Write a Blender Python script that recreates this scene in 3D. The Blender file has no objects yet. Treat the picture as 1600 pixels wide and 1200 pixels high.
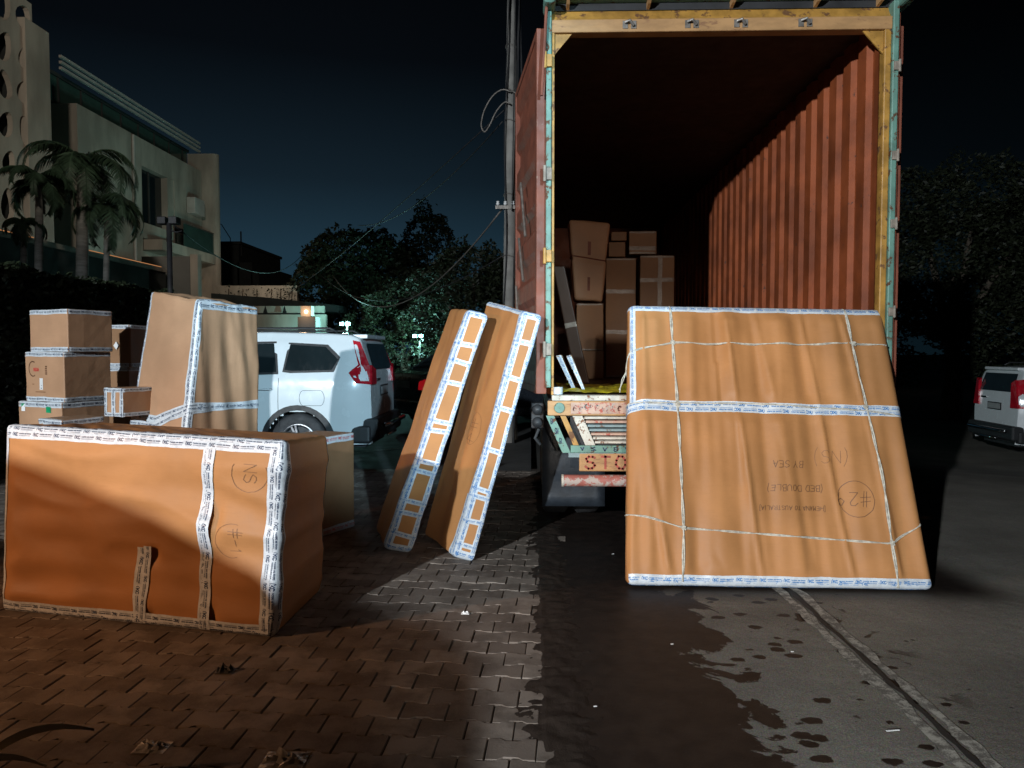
import bpy, bmesh, math, random
from math import sin, cos, pi, radians, atan2, sqrt
from mathutils import Vector as V, Matrix, Euler, noise as NZ
random.seed(7)
sc = bpy.context.scene
col = sc.collection

# ------------------------------------------------------------------ camera
F = 1150.0
cd = bpy.data.cameras.new('camera'); cam = bpy.data.objects.new('camera', cd); col.objects.link(cam)
cd.sensor_width = 36; cd.lens = 36*F/1600; cd.clip_start = .05; cd.clip_end = 900
cam.location = (0, 0, 1.6)
cam.rotation_euler = (radians(90-2.49), 0, radians(1.494))
sc.camera = cam
CR = Euler(cam.rotation_euler).to_matrix()
CP = V((0, 0, 1.6))
def at(px, py, Y):
    d = CR @ V(((px-800)/F, (600-py)/F, -1)); return CP + d*(Y/d.y)
def gr(px, py, z=0):
    d = CR @ V(((px-800)/F, (600-py)/F, -1)); return CP + d*((z-1.6)/d.z)

# ------------------------------------------------------------------ night sky
w = bpy.data.worlds.new('World'); sc.world = w; w.use_nodes = True
nt = w.node_tree; nt.nodes.clear()
def wn(t, **k):
    n = nt.nodes.new(t)
    for a, b in k.items(): setattr(n, a, b)
    return n
tc = wn('ShaderNodeTexCoord'); sp = wn('ShaderNodeSeparateXYZ'); nt.links.new(tc.outputs['Generated'], sp.inputs[0])
r1 = wn('ShaderNodeValToRGB'); nt.links.new(sp.outputs['Z'], r1.inputs[0])
e = r1.color_ramp.elements
e[0].position = 0.0; e[0].color = (.016, .046, .072, 1)
e[1].position = .62; e[1].color = (.0016, .0017, .0022, 1)
for p, c in ((.13, (.013, .034, .053)), (.22, (.0070, .0155, .024)), (.36, (.0026, .0042, .0064))):
    q = e.new(p); q.color = (*c, 1)
dt = wn('ShaderNodeVectorMath', operation='DOT_PRODUCT'); nt.links.new(tc.outputs['Generated'], dt.inputs[0]); dt.inputs[1].default_value = (-.34, .94, 0)
r2 = wn('ShaderNodeValToRGB'); nt.links.new(dt.outputs['Value'], r2.inputs[0])
e = r2.color_ramp.elements
e[0].position = .45; e[0].color = (.10, .09, .08, 1); e[1].position = .99; e[1].color = (1, 1, 1, 1)
q = e.new(.8); q.color = (.22, .21, .2, 1)
mx = wn('ShaderNodeMixRGB', blend_type='MULTIPLY'); mx.inputs[0].default_value = 1
nt.links.new(r1.outputs[0], mx.inputs[1]); nt.links.new(r2.outputs[0], mx.inputs[2])
bg = wn('ShaderNodeBackground'); bg.inputs[1].default_value = 1.0
nt.links.new(mx.outputs[0], bg.inputs[0])
wo = wn('ShaderNodeOutputWorld'); nt.links.new(bg.outputs[0], wo.inputs[0])

# ------------------------------------------------------------------ street lamps and added fill spots (night, so no sun)
def lamp(name, kind, loc, power, color, radius, aim=None, cone=None, blend=.5):
    l = bpy.data.lights.new(name, kind); l.energy = power; l.color = color; l.shadow_soft_size = radius
    o = bpy.data.objects.new(name, l); col.objects.link(o); o.location = loc
    if aim is not None: o.rotation_euler = (V(aim)-V(loc)).to_track_quat('-Z', 'Y').to_euler()
    if cone: l.spot_size = radians(cone); l.spot_blend = blend
    return o
LC = V((-7, -10, 4.6))
lamp('street_light', 'SPOT', LC, 13000, (.88, .95, 1.0), .11, (-.6, 5.8, .2), 56, .42)
lamp('wall_light', 'SPOT', (-7.6, .5, 2.9), 980, (1, .50, .24), .10, (-1.7, 4.75, .2), 40, 1)
lamp('car_fill', 'SPOT', (6, -14, 6), 18000, (.52, .82, 1), .2, (-2.6, 11, 1.5), 11.5, .5)  # unseen cyan spot added to brighten the white car and slabs
lamp('villa_fill', 'SPOT', (0, -4, 9), 4300, (1, .88, .72), .3, (-14, 27, 6.5), 27, .6)  # unseen spot added behind the camera to brighten the villa front
lamp('slab_fill', 'SPOT', (.6, -9, 2.6), 1400, (1, .95, .88), .12, (.75, 5.8, .5), 16.5, .4)  # unseen spot added behind the camera for slabs and panel; no van
lamp('load_fill', 'SPOT', (1.1, -7, 2.7), 900, (1, .80, .64), .1, (.75, 9, 1.9), 15, .5)  # unseen spot added to brighten the load inside the truck

sc.view_settings.view_transform = 'Standard'; sc.view_settings.look = 'None'
sc.view_settings.exposure = 0; sc.view_settings.gamma = 1; sc.view_settings.use_curve_mapping = False
sc.cycles.use_denoising = True
sc.cycles.max_bounces = 7
sc.cycles.sample_clamp_indirect = 4

# ------------------------------------------------------------------ helpers
def tag(o, label=None, cat=None, group=None, kind=None):
    for k, v in (('label', label), ('category', cat), ('group', group), ('kind', kind)):
        if v: o[k] = v
    return o
def thing(name, loc, label, cat, group=None, rz=0):
    o = bpy.data.objects.new(name, None); col.objects.link(o); o.location = loc; o.rotation_euler = (0, 0, rz)
    o.empty_display_size = .2
    return tag(o, label, cat, group)
bpy.context.view_layer.update()
def link(name, me, parent=None, world=True):
    o = bpy.data.objects.new(name, me); col.objects.link(o)
    if parent is not None:
        o.parent = parent
        if world:
            # geometry was written in world coordinates: undo the ancestors' placement
            M = Matrix.Identity(4); p = parent; ch = []
            while p is not None: ch.append(p); p = p.parent
            for p in reversed(ch): M = M @ (p.matrix_parent_inverse @ Matrix.LocRotScale(p.location, p.rotation_euler, p.scale))
            o.matrix_parent_inverse = M.inverted()
    return o
class MB:
    def __init__(s): s.v = []; s.f = []
    def add(s, vs, fs):
        n = len(s.v); s.v += [tuple(p) for p in vs]; s.f += [tuple(i+n for i in f) for f in fs]; return s
    def quad(s, a, b, c, d): return s.add([a, b, c, d], [(0, 1, 2, 3)])
    def box(s, a, b, M=None):
        x0, y0, z0 = a; x1, y1, z1 = b
        vs = [V(p) for p in ((x0,y0,z0),(x1,y0,z0),(x1,y1,z0),(x0,y1,z0),(x0,y0,z1),(x1,y0,z1),(x1,y1,z1),(x0,y1,z1))]
        if M: vs = [M @ p for p in vs]
        return s.add(vs, [(3,2,1,0),(4,5,6,7),(0,1,5,4),(1,2,6,5),(2,3,7,6),(3,0,4,7)])
    def hexa(s, c):
        return s.add(c, [(3,2,1,0),(4,5,6,7),(0,1,5,4),(1,2,6,5),(2,3,7,6),(3,0,4,7)])
    def prism(s, pts, d):
        n = len(pts); d = V(d); a = [V(p) for p in pts]
        s.add(a+[p+d for p in a], [tuple(range(n)), tuple(range(2*n-1, n-1, -1))] + [(i, i+n, (i+1) % n+n, (i+1) % n) for i in range(n)]); return s
    def tube(s, pts, r, n=6, cap=True):
        pts = [V(p) for p in pts]; rings = []
        up = None
        for i, p in enumerate(pts):
            t = (pts[min(i+1, len(pts)-1)] - pts[max(i-1, 0)]).normalized()
            if up is None:
                up = t.orthogonal().normalized()
            up = (up - t*up.dot(t)).normalized(); b = t.cross(up)
            rr = r[i] if isinstance(r, (list, tuple)) else r
            rings.append([p + (up*cos(2*pi*k/n) + b*sin(2*pi*k/n))*rr for k in range(n)])
        vs = [q for R in rings for q in R]; fs = []
        for i in range(len(pts)-1):
            for k in range(n):
                fs.append((i*n+k, i*n+(k+1) % n, (i+1)*n+(k+1) % n, (i+1)*n+k))
        if cap: fs += [tuple(range(n-1, -1, -1)), tuple((len(pts)-1)*n+k for k in range(n))]
        return s.add(vs, fs)
    def lathe(s, prof, M, n=32):     # prof: (radius, along) revolved round local y
        vs = []; fs = []
        for (r, h) in prof:
            for k in range(n):
                a = 2*pi*k/n; vs.append(M @ V((r*cos(a), h, r*sin(a))))
        for i in range(len(prof)-1):
            for k in range(n): fs.append((i*n+k, i*n+(k+1) % n, (i+1)*n+(k+1) % n, (i+1)*n+k))
        return s.add(vs, fs)
    def grid(s, P, nu, nv):
        n = len(s.v)
        s.v += [tuple(P(i, j)) for j in range(nv+1) for i in range(nu+1)]
        s.f += [(n+j*(nu+1)+i, n+j*(nu+1)+i+1, n+(j+1)*(nu+1)+i+1, n+(j+1)*(nu+1)+i) for j in range(nv) for i in range(nu)]
        return s
    def mesh(s, name, mat, smooth=False):
        me = bpy.data.meshes.new(name); me.from_pydata(s.v, [], s.f); me.materials.append(mat)
        if smooth: me.polygons.foreach_set('use_smooth', [True]*len(me.polygons))
        me.update(); return me
    def build(s, name, mat, parent=None, smooth=False, bevel=0, world=True, seg=2, label=None):
        o = link(name, s.mesh(name, mat, smooth), parent, world)
        if bevel:
            m = o.modifiers.new('bevel', 'BEVEL'); m.width = bevel; m.segments = seg; m.limit_method = 'ANGLE'; m.harden_normals = False
        if label: o['label'] = label
        return o

# node helper ----------------------------------------------------------
class NT:
    def __init__(s, name):
        s.m = bpy.data.materials.new(name); s.m.use_nodes = True; s.t = s.m.node_tree
        s.b = s.t.nodes['Principled BSDF']
    def n(s, t, **k):
        x = s.t.nodes.new(t)
        for a, b in k.items(): setattr(x, a, b)
        return x
    def l(s, a, b): s.t.links.new(a, b)
    def put(s, sock, v):
        if hasattr(v, 'links') or isinstance(v, bpy.types.NodeSocket): s.l(v, sock)
        elif isinstance(v, (tuple, list)) and sock.type == 'RGBA' and len(v) == 3: sock.default_value = (*v, 1)
        else: sock.default_value = v
    def math(s, op, a, b=0.0, c=None, clamp=False):
        x = s.n('ShaderNodeMath', operation=op); x.use_clamp = clamp; s.put(x.inputs[0], a); s.put(x.inputs[1], b)
        if c is not None: s.put(x.inputs[2], c)
        return x.outputs[0]
    def coord(s, which='Object'): return s.n('ShaderNodeTexCoord').outputs[which]
    def mapv(s, v, scale=(1, 1, 1), loc=(0, 0, 0), rot=(0, 0, 0)):
        x = s.n('ShaderNodeMapping'); s.l(v, x.inputs[0]); x.inputs['Scale'].default_value = scale; x.inputs['Location'].default_value = loc; x.inputs['Rotation'].default_value = rot; return x.outputs[0]
    def noise(s, v, scale, detail=4, rough=.55, dist=0):
        x = s.n('ShaderNodeTexNoise'); s.l(v, x.inputs['Vector']); x.inputs['Scale'].default_value = scale; x.inputs['Detail'].default_value = detail; x.inputs['Roughness'].default_value = rough; x.inputs['Distortion'].default_value = dist; return x.outputs[0]
    def vor(s, v, scale, out='Distance', rnd=1, feature='F1'):
        x = s.n('ShaderNodeTexVoronoi', feature=feature); s.l(v, x.inputs['Vector']); x.inputs['Scale'].default_value = scale; x.inputs['Randomness'].default_value = rnd; return x.outputs[out]
    def ramp(s, f, a, b, lo=0.0, hi=1.0):
        x = s.n('ShaderNodeMapRange'); x.clamp = True; x.interpolation_type = 'SMOOTHSTEP'; s.put(x.inputs[0], f)
        x.inputs[1].default_value = a; x.inputs[2].default_value = b; x.inputs[3].default_value = lo; x.inputs[4].default_value = hi; return x.outputs[0]
    def mix(s, f, a, b, op='MIX'):
        x = s.n('ShaderNodeMixRGB', blend_type=op); s.put(x.inputs[0], f); s.put(x.inputs[1], a); s.put(x.inputs[2], b); return x.outputs[0]
    def bump(s, h, strength=.3, dist=.01, nrm=None):
        x = s.n('ShaderNodeBump'); x.inputs['Strength'].default_value = strength; x.inputs['Distance'].default_value = dist; s.l(h, x.inputs['Height'])
        if nrm is not None: s.l(nrm, x.inputs['Normal'])
        return x.outputs[0]
    def rnd(s):
        oi = s.n('ShaderNodeObjectInfo').outputs['Random']; g = s.n('ShaderNodeNewGeometry').outputs['Random Per Island']
        return s.math('FRACT', s.math('ADD', oi, g))
    def out(s, base=None, rough=None, normal=None, metal=None, spec=None, **k):
        if base is not None: s.put(s.b.inputs['Base Color'], base)
        if rough is not None: s.put(s.b.inputs['Roughness'], rough)
        if metal is not None: s.put(s.b.inputs['Metallic'], metal)
        if spec is not None: s.put(s.b.inputs['Specular IOR Level'], spec)
        if normal is not None: s.l(normal, s.b.inputs['Normal'])
        for a, b in k.items(): s.put(s.b.inputs[a.replace('_', ' ')], b)
        return s.m
def pmat(name, c, var=.25, scale=6, rough=.6, metal=0, bump=.2, bs=40, spec=.5, wear=None, wscale=5, wt=(.55, .62), coat=0, bd=.004, stretch=(1, 1, 1)):
    n = NT(name); co = n.mapv(n.coord(), stretch)
    a = n.noise(co, scale, 5)
    base = n.mix(n.ramp(a, .3, .7), tuple(x*(1-var) for x in c), tuple(min(1, x*(1+var)) for x in c))
    rg = n.ramp(n.noise(co, scale*3, 4), .2, .8, max(0, rough-.1), min(1, rough+.1))
    if wear is not None:
        wm = n.ramp(n.noise(co, wscale, 7, .7), *wt)
        base = n.mix(wm, base, wear); rg = n.math('MAXIMUM', rg, n.math('MULTIPLY', wm, .8))
    nr = n.bump(n.noise(co, bs, 4), bump, bd) if bump else None
    m = n.out(base, rg, nr, metal, spec)
    if coat: n.b.inputs['Coat Weight'].default_value = coat; n.b.inputs['Coat Roughness'].default_value = .08
    return m
def emat(name, c, s):
    n = NT(name); n.out((0, 0, 0)); n.b.inputs['Emission Color'].default_value = (*c, 1); n.b.inputs['Emission Strength'].default_value = s; return n.m

# materials -------------------------------------------------------------
def cardboard(name, c, st=(1, 1, 9)):
    n = NT(name); co = n.coord('Object')
    a = n.noise(co, 2.2, 4); b = n.noise(n.mapv(co, st), 14, 3)
    base = n.mix(n.ramp(a, .3, .7), tuple(x*.86 for x in c), tuple(x*1.08 for x in c))
    base = n.mix(n.math('MULTIPLY', n.ramp(b, .45, .8), .18), base, tuple(x*.7 for x in c))
    scuff = n.ramp(n.noise(co, 7, 8, .75), .66, .74)
    base = n.mix(n.math('MULTIPLY', n.ramp(n.noise(co, .9, 3), .4, .7), .22), base, tuple(x*.72 for x in c))
    base = n.mix(n.math('MULTIPLY', scuff, .4), base, tuple(min(1, x*1.45) for x in c))
    nr = n.bump(n.noise(co, 260, 2), .05, .002, n.bump(n.noise(co, 9, 5), .35, .008))
    return n.out(base, n.ramp(a, .2, .8, .5, .68), nr, spec=.35)
M = {}
M['card'] = cardboard('kraft_paper', (.43, .20, .072))
M['card2'] = cardboard('pale_kraft_paper', (.45, .26, .15))
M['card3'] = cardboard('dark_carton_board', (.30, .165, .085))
def tapemat(name, c):
    n = NT(name); co = n.coord('Object')
    a = n.noise(n.mapv(co, (1, 1, 1)), 18, 6, .7)
    wr = n.noise(co, 60, 5, .7, 1.5)
    base = n.mix(n.ramp(a, .35, .75), c, tuple(x*.72 for x in c))
    return n.out(base, n.ramp(wr, .3, .7, .22, .45), n.bump(wr, .5, .004), spec=.55)
M['tape'] = tapemat('white_printed_tape', (.62, .68, .73))
M['tape_dull'] = tapemat('clear_brown_tape', (.30, .24, .19))
M['ink'] = pmat('navy_ink', (.010, .030, .085), .1, bump=0, rough=.4)
M['inkblue'] = pmat('blue_ink', (.010, .15, .42), .1, bump=0, rough=.4)
M['pen'] = pmat('marker_pen', (.12, .055, .026), .2, bump=0, rough=.6)
M['pencil'] = pmat('faint_pen', (.22, .105, .045), .2, bump=0, rough=.7)
M['redink'] = pmat('red_ink', (.55, .05, .04), .2, bump=0)
M['greenink'] = pmat('green_sticker', (.0, .30, .12), .2, bump=0)
M['whitelabel'] = pmat('white_label', (.75, .76, .76), .1, bump=0)
M['rope'] = pmat('jute_string', (.52, .50, .43), .3, 30, .85, bump=.8, bs=300)
M['ceiling_shade'] = pmat('ceiling_shade_brown', (.035, .018, .013), .3, 3, .8)  # shade under the container roof put into its colour
M['crust'] = pmat('container_red', (.25, .060, .018), .35, 2.2, .55, bump=.25, bs=60, wear=(.07, .03, .02), wscale=7, wt=(.62, .68))
M['crust2'] = pmat('door_red', (.19, .055, .030), .25, 4, .6, bump=.25, bs=60, wear=(.25, .16, .12), wscale=9, wt=(.64, .70))
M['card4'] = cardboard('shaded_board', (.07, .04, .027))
M['dark'] = pmat('dark_steel', (.02, .02, .022), .3, 5, .6, bump=.2)
M['floorwood'] = pmat('container_floor', (.09, .055, .03), .4, 5, .7, bump=.4, stretch=(6, 1, 1))
M['teal'] = pmat('teal_paint', (.13, .26, .21), .2, 8, .5, bump=.3, wear=(.10, .045, .02), wscale=14, wt=(.55, .60))
M['yellow'] = pmat('yellow_paint', (.40, .21, .045), .3, 8, .5, bump=.3, wear=(.15, .07, .03), wscale=10, wt=(.56, .62))
M['cream'] = pmat('worn_cream_paint', (.42, .235, .10), .15, 5, .6, bump=.3, wear=(.24, .12, .06), wscale=6, wt=(.56, .70), stretch=(1, 1, 3))
M['white_rust'] = pmat('worn_white_paint', (.50, .47, .40), .2, 9, .6, bump=.3, wear=(.18, .08, .04), wscale=22, wt=(.56, .60))
M['pink_rust'] = pmat('worn_pink_paint', (.48, .32, .24), .2, 9, .6, bump=.3, wear=(.40, .10, .07), wscale=20, wt=(.52, .58))
M['bluegrey'] = pmat('grey_blue_paint', (.22, .30, .31), .2, 9, .6, bump=.3, wear=(.15, .10, .07), wscale=20, wt=(.58, .62))
M['steel'] = pmat('galvanised_steel', (.22, .20, .18), .3, 20, .55, metal=.5)
M['redpaint'] = pmat('faded_red_paint', (.36, .12, .095), .2, 9, .6, wear=(.42, .36, .32), wscale=16, wt=(.50, .54))
M['stopred'] = pmat('faded_red_letters', (.36, .07, .045), .3, 20, .6)
M['hinge'] = pmat('weathered_hinge', (.25, .21, .17), .3, 20, .6)
M['rubber'] = pmat('rubber', (.03, .03, .032), .3, 10, .75, bump=.4)
M['mudflap'] = pmat('mudflap_rubber', (.02, .026, .034), .3, 10, .5, bump=.3)
M['yellowsheet'] = pmat('yellow_tarpaulin', (.55, .46, .02), .25, 6, .45, bump=.5, bs=20, bd=.02)
M['concrete'] = pmat('weathered_concrete', (.26, .25, .23), .25, 4, .9, bump=.4)
M['render'] = pmat('cream_render', (.48, .43, .37), .22, 1.6, .8, bump=.25, stretch=(1, 1, .35))
M['render2'] = pmat('grey_render', (.20, .20, .19), .12, 1.2, .85, bump=.15)
M['darkwall'] = pmat('dark_plaster', (.05, .055, .055), .2, 1.5, .9, bump=.2)
M['fin'] = pmat('white_fin', (.6, .58, .55), .1, 3, .5, bump=0)
M['glassdark'] = pmat('dark_glass', (.012, .018, .02), .1, 3, .08, bump=0, spec=.8)
M['glassgreen'] = pmat('green_glass', (.05, .10, .085), .1, 3, .12, bump=0, spec=.8)
M['paint'] = pmat('white_car_paint', (.70, .74, .76), .03, 2, .22, bump=0, spec=.6, coat=.8)
M['paintdark'] = pmat('dark_car_paint', (.03, .038, .05), .1, 2, .25, bump=0, spec=.6, coat=.8)
M['clad'] = pmat('black_plastic', (.02, .021, .023), .2, 10, .55, bump=.2)
M['chrome'] = pmat('chrome', (.6, .62, .64), .05, 3, .15, metal=1, bump=0)
M['alloy'] = pmat('alloy', (.35, .36, .38), .1, 3, .3, metal=.9, bump=0)
M['lampred'] = pmat('red_lens', (.42, .008, .020), .15, 6, .15, bump=0, spec=.8)
M['lampdark'] = pmat('dark_red_lens', (.10, .004, .008), .15, 6, .15, bump=0, spec=.8)
M['plate'] = pmat('number_plate', (.30, .31, .31), .1, 6, .4, bump=0)
M['bark'] = pmat('bark', (.10, .08, .06), .4, 6, .9, bump=.8, bs=20, bd=.03)
M['palmbark'] = pmat('palm_trunk', (.26, .26, .24), .25, 5, .85, bump=.4, stretch=(1, 1, 4))
def leafmat(name, c):
    n = NT(name); r = n.rnd(); base = n.mix(r, tuple(x*.5 for x in c), tuple(x*1.35 for x in c))
    m = n.out(base, .55, spec=.3); return m
M['leaf'] = leafmat('leaf_green', (.022, .028, .014)); M['palmleaf'] = leafmat('palm_green', (.04, .075, .045)); M['hedgeleaf'] = leafmat('hedge_green', (.028, .040, .020))
M['leafdry'] = leafmat('dry_leaf', (.5, .42, .28))
M['plastic'] = pmat('clear_plastic', (.30, .29, .28), .3, 30, .2, bump=.6, bs=30, spec=.8)
M['coping_glow'] = emat('amber_coping_glow', (1, .42, .16), .45); M['lampon'] = emat('lit_red_lens', (1, .02, .03), .22)  # the amber glow stands in for light falling on the coping
M['led'] = emat('warm_led', (1, .50, .22), 1.6); M['led2'] = emat('warm_bulb', (1, .72, .42), 5); M['ledc'] = emat('cool_lamp', (.35, 1, .95), 90)
M['bulb'] = emat('far_bulb', (1, .95, .9), 6)

# ================================================================== GROUND
def drop(x, y):      # the road falls away to the right beyond the truck
    a = max(0, min(1, (x-3.6)/5.0)); b = max(0, min(1, (y-7.5)/7.0)); a = a*a*(3-2*a); b = b*b*(3-2*b)
    return -.55*a*b
def ground_mat():
    n = NT('earth'); co = n.coord()
    return n.out(n.mix(n.ramp(n.noise(co, .8, 6), .3, .7), (.035, .032, .028), (.07, .065, .058)), .9, n.bump(n.noise(co, 20, 5), .5, .02))
g = MB()
def GP(i, j):
    xs = [-400, -120, -60, -30] + [-20+2*k for k in range(21)] + [30, 60, 120, 400]
    ys = [-60, -30, -14] + [-6+2*k for k in range(22)] + [50, 80, 150, 300, 600]
    x = xs[i]; y = ys[j]; return V((x, y, -.07+drop(x, y)))
g.grid(GP, 28, 29); o = g.build('ground', ground_mat(), smooth=True); tag(o, kind='structure')

def road_mat():
    n = NT('asphalt'); co = n.coord()
    s = n.n('ShaderNodeSeparateXYZ'); n.l(co, s.inputs[0]); X = s.outputs[0]; Y = s.outputs[1]
    big = n.noise(co, 1.1, 6, .6); fine = n.noise(co, 160, 3, .7); med = n.noise(co, 9, 5)
    dry = n.mix(n.ramp(big, .3, .7), (.105, .094, .080), (.165, .152, .130))
    dry = n.mix(n.ramp(fine, .35, .75), dry, n.mix(1.0, dry, (1.7, 1.7, 1.65), 'MULTIPLY'))
    agg = n.vor(co, 210, 'Color'); dry = n.mix(.22, dry, n.mix(1.0, dry, agg, 'OVERLAY'))
    # spilt water: a body along the kerb with ragged edge and splashes beyond it
    edge = n.math('ADD', n.math('MULTIPLY', n.math('SUBTRACT', n.noise(co, 2.3, 7, .6, .6), .5), 1.5), X)
    body = n.ramp(edge, 1.02, .985)
    far = n.ramp(Y, 4.6, 5.0); body = n.math('MAXIMUM', body, n.math('MULTIPLY', far, n.ramp(X, 3.3, 2.9)))
    v = n.vor(n.mapv(co, (1, 1.5, 1)), 5.5, 'Distance', 1)
    vn = n.math('ADD', v, n.math('MULTIPLY', n.noise(co, 22, 4), .32))
    zone = n.ramp(n.math('ADD', X, n.math('MULTIPLY', n.noise(co, 1.6, 3), 1.1)), 1.7, 3.6)
    spl = n.ramp(n.math('SUBTRACT', vn, n.ramp(zone, 0, 1, .37, .0)), .06, .01)
    spl = n.math('MULTIPLY', spl, n.ramp(Y, 7.5, 6))
    band = n.math('MULTIPLY', n.ramp(X, 1.42, 1.60), n.ramp(X, 2.12, 1.85))
    pat = n.math('MULTIPLY', band, n.ramp(n.noise(n.mapv(co, (1, .8, 1)), 3.1, 6, .6, .5), .56, .585))
    pat = n.math('MULTIPLY', pat, n.ramp(Y, 3.1, 3.5))
    fsp = n.math('MULTIPLY', n.ramp(n.math('ADD', n.vor(n.mapv(co, (1, 1.6, 1)), 15), n.math('MULTIPLY', n.noise(co, 40, 3), .25)), .22, .16), n.ramp(X, 3.2, 1.2))
    spl = n.math('MAXIMUM', n.math('MAXIMUM', spl, pat), n.math('MULTIPLY', fsp, .8))
    wet = n.math('MAXIMUM', body, spl, clamp=True)
    base = n.mix(wet, dry, n.mix(n.ramp(med, .3, .7), (.014, .010, .0085), (.026, .018, .0145)))
    # light dust specks
    sp = n.math('MULTIPLY', n.ramp(n.vor(co, 26), .035, .02), n.ramp(n.noise(co, 3, 2), .5, .6)); base = n.mix(n.math('MULTIPLY', sp, .8), base, (.35, .33, .3))
    # old patched marks
    rough = n.ramp(n.math('SUBTRACT', n.math('ADD', wet, n.math('MULTIPLY', med, .3)), .15), 0, 1, .92, .52)
    h = n.math('MULTIPLY', n.math('ADD', fine, n.math('MULTIPLY', n.noise(co, 14, 4), 1.6)), n.ramp(wet, 0, 1, 1, .45))
    return n.out(base, rough, n.bump(h, .55, .006), spec=n.ramp(wet, 0, 1, .35, .16))
rd = MB()
RX = [.16+.25*k for k in range(40)] + [10.5+k for k in range(8)] + [24, 40]
RY = [-2+.3*k for k in range(45)] + [12+k for k in range(20)] + [36, 45, 60, 100]
rd.grid(lambda i, j: V((RX[i], RY[j], .003+drop(RX[i], RY[j])+.004*NZ.noise(V((RX[i]*.9, RY[j]*.9, 0))))), len(RX)-1, len(RY)-1)
road = rd.build('road', road_mat(), smooth=True); tag(road, kind='structure')

def line_mat():
    n = NT('worn_road_paint'); co = n.coord(); a = n.noise(co, 16, 7, .75); b = n.noise(co, 120, 3, .6)
    k = n.math('ADD', a, n.math('MULTIPLY', b, .35)); f = n.ramp(k, .56, .76)
    return n.out(n.mix(f, (.38, .36, .31), (.115, .105, .09)), .85, n.bump(b, .5, .004))
lm = line_mat()
def strip(x0, y0, x1, y1, wd, z, name, mat, n=160, seed=0):
    m = MB(); P = []
    d = V((x1-x0, y1-y0, 0)).normalized(); s = V((d.y, -d.x, 0))
    def f(i, j):
        t = i/n; p = V((x0+(x1-x0)*t, y0+(y1-y0)*t, 0)); k = V((p.x*7, p.y*7, seed+j))
        off = .022*NZ.noise(k)+.014*NZ.noise(k*4)+.009*NZ.noise(k*9) + .02*NZ.noise(V((0, p.y*1.3, 9)))
        q = p + s*((j-.5)*wd + off); return V((q.x, q.y, z+drop(q.x, q.y)+.004*NZ.noise(V((q.x*.9, q.y*.9, 0)))))
    m.grid(f, n, 1); return m.build(name, mat)
tag(strip(1.668, 1.5, 1.668, 16, .058, .0085, 'road_line', lm, seed=1), kind='structure')
tag(strip(1.785, 1.5, 1.785, 16, .052, .0085, 'road_line', lm, seed=5), kind='structure')
tag(strip(1.727, 1.5, 1.727, 16, .026, .0125, 'road_crack', pmat('crack_tar', (.018, .014, .011), .3, 20, .8), seed=9), kind='structure')

# ------------------------------------------------------------------ paving blocks
PX, PY, PA = .205, .146, radians(-3)
def pave_mat():
    n = NT('paving_concrete'); co = n.coord(); r = n.rnd()
    geo = n.n('ShaderNodeNewGeometry').outputs['Position']
    a = n.noise(geo, 5, 6, .6); b = n.noise(geo, 90, 4, .7)
    base = n.mix(r, (.140, .112, .092), (.235, .200, .170))
    base = n.mix(n.math('MULTIPLY', n.ramp(a, .4, .65), .65), base, (.070, .052, .040))
    base = n.mix(n.math('MULTIPLY', n.ramp(b, .5, .8), .35), base, (.26, .24, .22))
    return n.out(base, n.ramp(a, .3, .7, .65, .9), n.bump(n.math('ADD', b, n.math('MULTIPLY', a, .6)), .5, .004), spec=.4)
pm = pave_mat()
def paver_mesh(dy=.018, g_=.003):
    # dumb-bell outline: wavy long sides, straight short sides
    hx = PX/2-g_; hy = PY/2-g_
    top = [(-hx, hy+dy*.5), (-hx*.52, hy+dy*.5), (-hx*.30, hy-dy*.5), (hx*.30, hy-dy*.5), (hx*.52, hy+dy*.5), (hx, hy+dy*.5)]
    out = top + [(x, -y) for x, y in reversed(top)]
    return out
OUT = paver_mesh()
def paver(mb, M_, tilt=0, cut=None):
    n = len(OUT); ins = [(x*.975, y*.965) for x, y in OUT]
    vs = [M_ @ V((x, y, 0)) for x, y in ins] + [M_ @ V((x, y, -.0045)) for x, y in OUT] + [M_ @ V((x, y, -.03)) for x, y in OUT]
    fs = [tuple(range(n-1, -1, -1))]
    for k in range(n):
        j = (k+1) % n; fs += [(k, j, n+j, n+k), (n+k, n+j, 2*n+j, 2*n+k)]
    mb.add(vs, fs)
pv = thing('pavement', (-3, 6, 0), None, None); del_keys = [k for k in pv.keys()]
tag(pv, kind='structure')
pme = MB(); paver(pme, Matrix.Identity(4)); pmesh = pme.mesh('paving_block', pm)
cells = []
for r in range(-6, 72):
    for c in range(-48, 12):
        x = (c + (.5 if r % 2 else 0))*PX; y = r*PY
        X = x*cos(PA) - y*sin(PA); Yy = x*sin(PA) + y*cos(PA) + 2.45
        if X > .20 or X < -8.2 or Yy < 1.9 or Yy > 9.9: continue
        px = 830+X/Yy*1150; inview = px > -20 and Yy > 2.75
        hid = (X < -1.45 and 4.35+(-1.5-X)*.2 < Yy < 7.5 and Yy < 5.6)
        cells.append(((0 if inview and not hid else 1), Yy, X))
cells.sort()
rest = MB()
for i, (hf, Yy, X) in enumerate(cells):
    k = V((X*3, Yy*3, 1)); z = .0015 + .0022*NZ.noise(k) + .0026*random.uniform(-1, 1)
    R_ = Euler((random.gauss(0, .010), random.gauss(0, .010), PA+random.gauss(0, .008))).to_matrix().to_4x4()
    T = Matrix.Translation((X+random.gauss(0, .0012), Yy+random.gauss(0, .0012), z)) @ R_
    if i < 300:
        o = bpy.data.objects.new('paving_block', pmesh); col.objects.link(o); o.parent = pv
        o.matrix_basis = Matrix.Translation(pv.location).inverted() @ T
    else: paver(rest, T)
tag(rest.build('paving_blocks', pm, pv), kind='stuff')
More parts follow.
